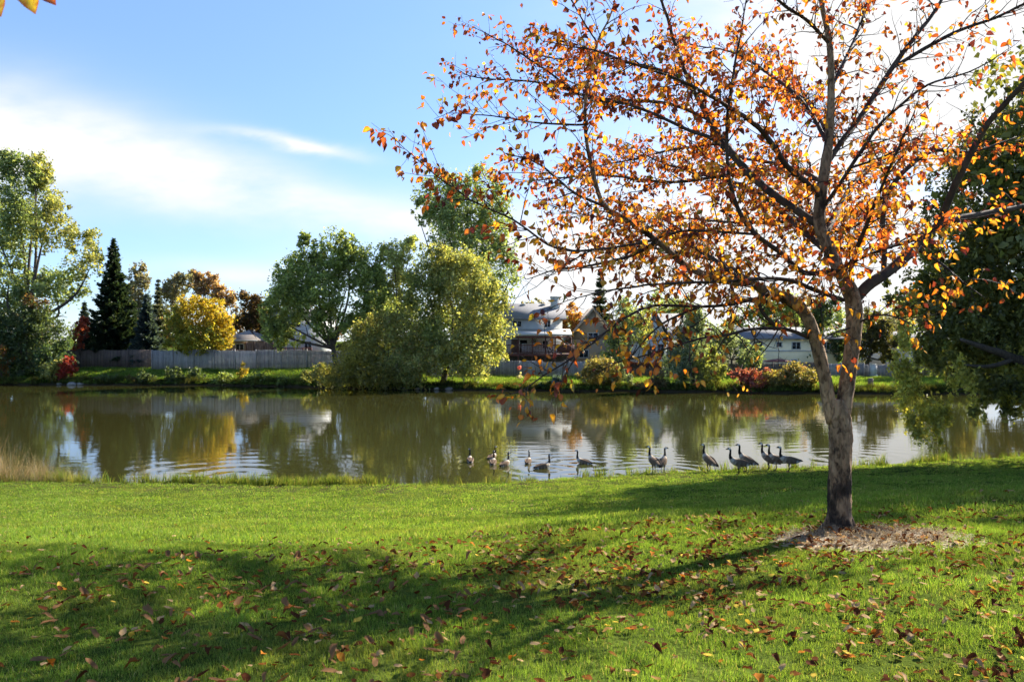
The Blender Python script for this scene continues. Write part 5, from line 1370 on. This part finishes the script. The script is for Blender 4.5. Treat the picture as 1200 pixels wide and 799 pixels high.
    gable(e, dx0, dx1, D - 1.5, D + 1.5, Z(396, D), Z(369, D), M['roof_dark'], axis='y', over=.35)
    window(e, X(761, D), D - 1.5, Z(419, D), Z(405, D), 1.1); window(e, X(771.5, D), D - 1.5, Z(419, D), Z(403, D), .9); window(e, X(793, D), D, Z(416, D), Z(405, D), 1.4)
    # --- cream house
    D = 97; zg = g1(X(920, D), D)
    e = empty('cream_house', (X(920, D), D, zg), 'cream two-storey house with a grey roof left of the pear stem', 'house')
    x0, x1 = X(872, D), X(982, D)
    gable_wall(e, x0, x1, D, D + 9, zg - .3, Z(397, D), Z(386, D), M['siding_cream'])
    gable(e, x0, x1, D, D + 9, Z(397, D), Z(385, D), M['roof_grey'], over=.55)
    window(e, X(888.5, D), D, Z(408, D), Z(400, D), 1.05); window(e, X(913, D), D, Z(407.5, D), Z(401, D), .7, False); window(e, X(933, D), D, Z(410, D), Z(401, D), 1.05)
    window(e, X(930.5, D), D, Z(428, D), Z(421.5, D), .75, False); window(e, X(968, D), D, Z(409, D), Z(401, D), 1.0)
    sk = MB(); sk.box(((x0 + x1) / 2, D - .04, Z(411.5, D)), (x1 - x0, .06, .14)); sk.build('band_board', M['trim'], e)
    # patio umbrella
    Du = 92; ux = X(912, Du); uz = g1(ux, Du)
    u = empty('patio_umbrella', (ux, Du, uz), 'wide maroon patio umbrella in the cream house garden', 'umbrella')
    c = MB(); c.tube([[ux, Du, Z(424.5, Du)], [ux, Du, Z(422.8, Du)], [ux, Du, Z(421.5, Du)], [ux, Du, Z(420.6, Du)]], [1.75, 1.3, .6, .04], 8); c.build('canopy', M['canvas'], u)
    c = MB(); c.tube([[ux, Du, uz - .1], [ux, Du, Z(420, Du)]], [.03, .03], 6); c.build('pole', M['metal'], u)
    # --- far right pale house
    D = 104; zg = g1(X(1080, D), D)
    e = empty('pale_house', (X(1080, D), D, zg), 'pale house mostly hidden behind the big right-hand tree', 'house')
    x0, x1 = X(1040, D), X(1120, D)
    gable_wall(e, x0, x1, D, D + 9, zg - .3, Z(401, D), Z(390, D), M['siding_white']); gable(e, x0, x1, D, D + 9, Z(401, D), Z(390, D), M['roof_grey'])
    window(e, X(1062, D), D, Z(413, D), Z(404, D), 1.1); window(e, X(1095, D), D, Z(413, D), Z(404, D), 1.1)
    # --- hip roofed bungalow at left
    D = 97; zg = g1(X(285, D), D)
    e = empty('bungalow', (X(285, D), D, zg), 'low house with a tan roof right of the yellow tree', 'house')
    x0, x1 = X(262, D), X(298, D)
    mb = MB(); mb.box(((x0 + x1) / 2, D + 3.5, (zg - .3 + Z(398, D)) / 2), (x1 - x0, 7, Z(398, D) - zg + .3)); mb.build('wall', M['siding_tan'], e)
    o_ = .5; za, zt = Z(398.5, D), Z(386, D)
    rb = MB(); yy0, yy1 = D - o_, D + 7 + o_; xa, xb = x0 - o_, x1 + o_; ym = D + 3.5
    V = [(xa, yy0, za), (xb, yy0, za), (xb, yy1, za), (xa, yy1, za), (xa + 2.6, ym, zt), (xb - 2.2, ym, zt), (xa, yy0, za - .2), (xb, yy0, za - .2), (xb, yy1, za - .2), (xa, yy1, za - .2)]
    rb.add(V, [[0, 1, 5, 4], [2, 3, 4, 5], [6, 7, 1, 0], [7, 8, 2, 1], [8, 9, 3, 2], [9, 6, 0, 3], [9, 8, 7, 6]], [[1, 2, 5], [3, 0, 4]]); rb.build('roof', M['roof_tan'], e)
    gt = MB(); gt.box(((x0 + x1) / 2, yy0 - .05, za - .1), (xb - xa, .09, .18)); gt.build('gutter', M['trim'], e)
    window(e, X(281, D), D, Z(411, D), Z(403, D), 1.0)
    # --- white house behind the green tree, with its deck and screen
    D = 101; zg = g1(X(345, D), D)
    e = empty('white_house', (X(345, D), D, zg), 'white house half hidden behind the big green tree', 'house')
    x0, x1 = X(316, D), X(376, D)
    gable_wall(e, x0, x1, D, D + 8, zg - .3, Z(372, D), Z(362, D), M['siding_white']); gable(e, x0, x1, D, D + 8, Z(372, D), Z(362, D), M['roof_grey'])
    window(e, X(347, D), D, Z(384, D), Z(374, D), 1.1); window(e, X(361, D), D, Z(412, D), Z(400, D), .9); window(e, X(330, D), D, Z(384, D), Z(374, D), 1.1)
    Dp = 95.5
    dk = MB(); dk.box(((X(326, Dp) + X(365, Dp)) / 2, (Dp + D) / 2 - .03, Z(418.5, Dp)), (X(365, Dp) - X(326, Dp), D - Dp - .07, .4)); dk.build('deck', M['deck_red'], e)
    rl = MB(); xa, xb = X(325, Dp), X(365, Dp)
    for py in (408.5, 416): rl.box(((xa + xb) / 2, Dp - .03, Z(py, Dp)), (xb - xa, .07, .09))
    for q in range(5): rl.box((xa + (xb - xa) * q / 4, Dp - .032, Z(412.5, Dp)), (.12, .1, .95))
    xx = xa
    while xx < xb: rl.box((xx, Dp - .028, Z(412.3, Dp)), (.03, .03, .66)); xx += .2
    rl.build('railing', M['deck_red'], e)
    for q in range(3):
        p_ = MB(); p_.box((xa + (xb - xa) * q / 2, Dp + .1, (zg - .4 + Z(420.5, Dp)) / 2), (.14, .14, Z(420.5, Dp) - zg + .4)); p_.build('post', M['deck_red'], e)
    # the brown privacy screen
    Ds = 93.5; xa, xb = X(272, Ds), X(327, Ds); zs = g1(xa, Ds)
    sc = empty('privacy_screen', (xa, Ds, zs), 'brown board privacy screen rising above the grey fence', 'fence')
    q = MB(); xx = xa
    while xx < xb:
        hz = Z(410 if xx < X(289, Ds) else 401.5, Ds); t = .85 + .3 * random.random()
        q.box((xx, Ds, (zs - .1 + hz) / 2), (.17, .03, hz - zs + .1), col=(t, t, t)); xx += .18
    q.build('panel', M['fence_brown'], sc, with_col=True)
    for px in (272, 289, 298, 310, 320, 327):
        r_ = MB(); r_.box((X(px, Ds), Ds - .075, (zs - .1 + Z(401 if px > 280 else 409.5, Ds)) / 2), (.12, .1, Z(401 if px > 280 else 409.5, Ds) - zs + .1), col=(.7, .6, .6)); r_.build('post', M['fence_brown'], sc, with_col=True)
    # --- fences
    fence('dark weathered board fence in front of the spruces', [plan(40, 91), plan(178, 90)], 1.95, M['fence_brown'])
    fence('long pale grey board fence from the yellow tree to the green tree', [plan(178.5, 89.2), plan(300, 88.5), plan(420, 88)], 2.0, M['fence_grey'])
    fence('grey board fence in front of the deck house', [plan(500, 85.5), plan(690, 85)], 1.6, M['fence_grey'])
    fence('dark brown fence topped with red vines', [plan(724, 84), plan(800, 84)], 1.45, M['fence_brown'], vines=True)
    fence('brown board fence in front of the cream house', [plan(800.5, 84.6), plan(958, 84.6)], 1.35, M['fence_brown'])
    fence('grey board fence right of the pear trunk', [plan(958.5, 84.2), plan(1300, 86)], 1.35, M['fence_grey'])
    # pale box by the fence, with a blue base
    D = 83.4; bx_ = X(1023.5, D); bz = g1(bx_, D)
    e = empty('utility_box', (bx_, D, bz), 'tall white utility box against the grey fence right of the pear trunk', 'box')
    q = MB(); q.box((bx_, D, bz + .78), (.56, .42, 1.0)); q.box((bx_, D, bz + 1.30), (.62, .48, .06)); q.build('body', M['trim'], e)
    q = MB(); q.box((bx_, D, bz + .12), (.6, .46, .30)); q.build('base', flat('blue_grey', (.12, .17, .24), .1), e)
    q = MB(); q.box((bx_ + .18, D - .22, bz + .8), (.03, .04, .14)); q.build('handle', M['metal'], e)
    # leaning stake
    D = 79; sx = X(660, D); sz = g1(sx, D)
    q = MB(); q.tube([[sx - .25, D, sz - .1], [sx + .05, D, sz + .6], [sx + .3, D, sz + 1.25]], [.045, .04, .035], 7)
    set_props(q.build('garden_stake', M['trim'], None, True), 'pale leaning stake on the far bank near the deck house', 'stake')
    # stump on the far bank
    D = 70.6; sx = X(1020, D); sz = max(g1(sx, D), .1)
    e = empty('tree_stump', (sx, D, sz), 'short brown stump with a dark top at the far waterline', 'stump')
    q = MB(); q.tube([[sx, D, sz - .2], [sx, D, sz + .2], [sx + .02, D, sz + .55], [sx + .02, D, sz + .72]], [.3, .24, .2, .21], 12, jitter=.05); q.build('stem', noisy_material('brown_wood', [(.3, (.12, .075, .05)), (.7, (.22, .15, .10))], 8), e, True)
    q = MB(); q.tube([[sx + .02, D, sz + .721], [sx + .02, D, sz + .79]], [.2, .16], 12, jitter=.08); q.build('cap', M['dark_wall'], e, True)

def build_rocks():
    spec = [(83, 449, .55, 'pale flat rock at the waterline under the red shrub'), (92, 450, .4, 'smaller rock right of the pale flat rock at the red shrub'), (68, 449.5, .32, 'grey rock at the waterline under the yellow-green shrub'),
            (476, 455, .4, 'pale stone at the waterline under the willow, leftmost of its row'), (490, 455.5, .3, 'low stone between two pale stones under the willow'), (512, 455, .35, 'pale stone at the waterline under the middle of the willow'),
            (527, 454.5, .42, 'pale stone at the right end of the row under the willow')]
    for px, py, s, lab in spec:
        x0 = (px - 600) * .08; D = float(far_shore(x0)) + .05; x = (px - 600) * D / 1000; D = float(far_shore(x)) + .05
        a = np.linspace(0, np.pi, 9); b_ = np.linspace(0, 2 * np.pi, 14, endpoint=False)
        V = np.array([[math.sin(i) * math.cos(j), math.sin(i) * math.sin(j), math.cos(i)] for i in a for j in b_])
        V *= (1 + .18 * np.sin(V[:, :1] * 4 + px) * np.cos(V[:, 1:2] * 5 + V[:, 2:3] * 3)) * np.array([s * .85, s * .6, s * .40])
        Q = [[i * 14 + j, i * 14 + (j + 1) % 14, (i + 1) * 14 + (j + 1) % 14, (i + 1) * 14 + j] for i in range(8) for j in range(14)]
        o = link_mesh('shore_rock', np_mesh('shore_rock', V, np.array(Q)), M['bank_rock'], None, (x, D, .1))
        set_props(o, lab, 'rock', 'rocks along the far waterline')

# ------------------------------------------------------------------ twig over the viewer
def build_overhang():
    D = 2.2
    e0 = P(30, -160, D)
    e = empty('overhanging_twig', e0, 'close yellow leaves with red edges at the top left corner', 'twig')
    pts = resample([[*P(-260, -420, D + .5), .012], [*P(-90, -230, D + .15), .006], [*P(20, -80, D), .0035], [*P(48, -45, D), .002]], .03)
    mb = MB(); mb.tube(pts[:, :3], pts[:, 3], 7); mb.build('stem', M['twig'], e, True)
    def one(base_px, tip_px, L, c, edge):
        b0 = P(*base_px, D); t0 = P(*tip_px, D)
        a = (t0 - b0); a = a / np.linalg.norm(a)
        n_ = np.array([0.25, -1, 0.2])
        tv, tt = leaf_template(.15, .25, .62)
        B = np.cross(n_, a); B /= np.linalg.norm(B); N = np.cross(a, B)
        V = b0 + L * (tv[:, :1] * a + tv[:, 1:2] * B + tv[:, 2:3] * N)
        # refine so that the red rim stays narrow
        Vn, Tn = list(V), []
        cols = [np.array(c)] * len(V)
        for q in (0, 1, 3, 4, 6, 7, 9, 10): cols[q] = np.array(edge)
        for t in tt:
            m = V[t].mean(axis=0); Vn.append(m); cols.append(np.array(c)); k = len(Vn) - 1
            Tn += [[t[0], t[1], k], [t[1], t[2], k], [t[2], t[0], k]]
        o = link_mesh('leaf', np_mesh('leaf', np.array(Vn), np.array(Tn), np.array(cols)), M['pear_leaf'], e)
        q = MB(); q.tube([b0, b0 - a * .02 + np.array([0, 0, .012]), b0 - a * .03 + np.array([.004, 0, .03])], [.0012, .0012, .0012], 4); s = q.build('petiole', M['twig'], o); s.location = (0, 0, 0)
    one((22, -30), (40, 15), .105, (.50, .40, .03), (.30, .05, .02))
    one((36, -26), (66, 6), .09, (.45, .14, .03), (.28, .04, .02))
    one((-20, -34), (0, 20), .12, (.30, .26, .04), (.26, .06, .03))
    one((60, -70), (90, -40), .07, (.5, .3, .03), (.3, .06, .02))

# ------------------------------------------------------------------ light, sky, camera
SUN_AZ = math.atan2(0.785, 0.62); SUN_EL = R(32)
def build_light():
    w = bpy.data.worlds.new('World'); SC.world = w; w.use_nodes = True
    ns, ln = w.node_tree.nodes, w.node_tree.links; ns.clear()
    out = node(ns, 'ShaderNodeOutputWorld'); bg = node(ns, 'ShaderNodeBackground')
    sky = node(ns, 'ShaderNodeTexSky'); sky.sky_type = 'NISHITA'; sky.sun_disc = False
    sky.sun_elevation = SUN_EL; sky.sun_rotation = SUN_AZ
    sky.air_density = 1.0; sky.dust_density = 0.3; sky.ozone_density = 1.5; sky.altitude = 1600
    bg.inputs['Strength'].default_value = 0.10
    tc = node(ns, 'ShaderNodeTexCoord')
    sep = node(ns, 'ShaderNodeSeparateXYZ'); ln.new(tc.outputs['Generated'], sep.inputs[0])
    def mth(op, a, b=None, c=None):
        x = node(ns, 'ShaderNodeMath', operation=op)
        for i, v in enumerate((a, b, c)):
            if v is None: continue
            if isinstance(v, (int, float)): x.inputs[i].default_value = v
            else: ln.new(v, x.inputs[i])
        return x.outputs[0]
    yy = mth('MAXIMUM', sep.outputs['Y'], 0.08)
    u0 = mth('DIVIDE', sep.outputs['X'], yy); v0 = mth('DIVIDE', sep.outputs['Z'], yy)
    # streaky noise wobbling the cloud edges
    cb = node(ns, 'ShaderNodeCombineXYZ'); ln.new(u0, cb.inputs[0]); ln.new(v0, cb.inputs[1])
    mp = node(ns, 'ShaderNodeMapping'); mp.inputs['Rotation'].default_value = (0, 0, 0.22); mp.inputs['Scale'].default_value = (2.6, 7.5, 1)
    ln.new(cb.outputs[0], mp.inputs['Vector'])
    nz = node(ns, 'ShaderNodeTexNoise'); nz.inputs['Scale'].default_value = 1.0; nz.inputs['Detail'].default_value = 7; nz.inputs['Roughness'].default_value = 0.55; nz.inputs['Distortion'].default_value = 0.4
    ln.new(mp.outputs[0], nz.inputs['Vector'])
    nf = mth('SUBTRACT', nz.outputs['Fac'], 0.5)
    mp2 = node(ns, 'ShaderNodeMapping'); mp2.inputs['Rotation'].default_value = (0, 0, 0.2); mp2.inputs['Scale'].default_value = (9, 26, 1)
    ln.new(cb.outputs[0], mp2.inputs['Vector'])
    nb = node(ns, 'ShaderNodeTexNoise'); nb.inputs['Scale'].default_value = 1.0; nb.inputs['Detail'].default_value = 6
    ln.new(mp2.outputs[0], nb.inputs['Vector'])
    nf2 = mth('SUBTRACT', nb.outputs['Fac'], 0.5)
    v = mth('ADD', v0, mth('MULTIPLY', nf, 0.05)); v = mth('ADD', v, mth('MULTIPLY', nf2, 0.012))
    u = mth('ADD', u0, mth('MULTIPLY', nf, 0.10))
    def gauss(cu, cv, ru, rv, slope, amp):
        du = mth('SUBTRACT', u, cu); dv = mth('SUBTRACT', v, cv)
        dv = mth('SUBTRACT', dv, mth('MULTIPLY', du, slope))
        a = mth('POWER', mth('ABSOLUTE', mth('DIVIDE', du, ru)), 2.0); b = mth('POWER', mth('ABSOLUTE', mth('DIVIDE', dv, rv)), 2.0)
        return mth('MULTIPLY', mth('EXPONENT', mth('MULTIPLY', mth('ADD', a, b), -1)), amp)
    tot = None
    for g in [(-.64, .235, .17, .070, -.10, .95), (-.43, .212, .17, .042, -.25, .75), (-.24, .170, .15, .024, -.22, .45), (-.272, .228, .075, .0085, -.17, 1.2), (-.33, .085, .11, .014, -.03, .40), (-.06, .13, .16, .03, -.15, .35),
              (.10, .06, .28, .09, 0, .75), (.50, .36, .26, .30, 0, 1.15), (1.1, .8, .6, .5, 0, 1.5), (.30, .10, .28, .12, 0, .6), (0.0, .0, 1.5, .03, 0, .2)]:
        t = gauss(*g); tot = t if tot is None else mth('ADD', tot, t)
    fac = mth('MULTIPLY', tot, mth('ADD', 1.0, mth('ADD', mth('MULTIPLY', nf, 2.1), mth('MULTIPLY', nf2, 1.7))))
    fac = mth('MINIMUM', mth('MAXIMUM', fac, 0.0), 1.0)
    mix = node(ns, 'ShaderNodeMixRGB'); ln.new(fac, mix.inputs[0])
    tn = node(ns, 'ShaderNodeVectorMath', operation='MULTIPLY'); tr_ = ramp(ns, [(0.0, (.42, .48, .62)), (0.12, (.52, .595, .74)), (0.28, (.67, .725, .87)), (0.45, (.77, .83, .96))]); ln.new(v0, tr_.inputs[0]); ln.new(tr_.outputs[0], tn.inputs[1]); ln.new(sky.outputs[0], tn.inputs[0]); ln.new(tn.outputs[0], mix.inputs[1]); mix.inputs[2].default_value = (3.45, 3.45, 3.47, 1)
    ln.new(mix.outputs[0], bg.inputs['Color']); ln.new(bg.outputs[0], out.inputs['Surface'])
    l = bpy.data.lights.new('sun', 'SUN'); l.energy = 5.0; l.angle = R(0.53); l.color = (1.0, 0.93, 0.82)
    o = bpy.data.objects.new('sun', l); COL.objects.link(o)
    d = Vector((math.sin(SUN_AZ) * math.cos(SUN_EL), math.cos(SUN_AZ) * math.cos(SUN_EL), math.sin(SUN_EL)))
    o.rotation_euler = d.to_track_quat('Z', 'Y').to_euler(); o.location = d * 60

def build_camera():
    c = bpy.data.cameras.new('camera'); c.sensor_width = 36; c.lens = 30.0; c.clip_start = 0.05; c.clip_end = 6000
    c.dof.use_dof = True; c.dof.focus_distance = 7.4; c.dof.aperture_fstop = 5.6
    o = bpy.data.objects.new('camera', c); COL.objects.link(o)
    o.location = (0, 0, CAM_Z); o.rotation_euler = (R(90), 0, 0)
    SC.camera = o

build_terrain()
build_water([(1.1, 28.7, 0.0045, 9.0, 1.6), (2.5, 29.9, 0.0040, 8.0, 1.8), (4.8, 28.0, 0.0045, 8.5, 1.9), (-9.0, 27.6, 0.0042, 6.0, 2.4), (-.6, 31, .003, 8, 1.3), (12.5, 31.5, .0035, 7, 2.2)])
build_far_trees()
build_bank_plants()
build_big_tree()
build_houses()
build_rocks()
build_pear()
build_grass()
build_mulch()
build_fallen()
build_geese()
build_overhang()
build_light()
build_camera()
vs = SC.view_settings
vs.view_transform = 'Standard'; vs.look = 'None'; vs.gamma = 1; vs.use_curve_mapping = False; vs.exposure = 1.65
SC.display_settings.display_device = 'sRGB'
SC.cycles.use_denoising = True; SC.cycles.adaptive_threshold = 0.03
SC.cycles.max_bounces = 8; SC.cycles.diffuse_bounces = 4; SC.cycles.transmission_bounces = 4; SC.cycles.glossy_bounces = 3
SC.cycles.sample_clamp_indirect = 8
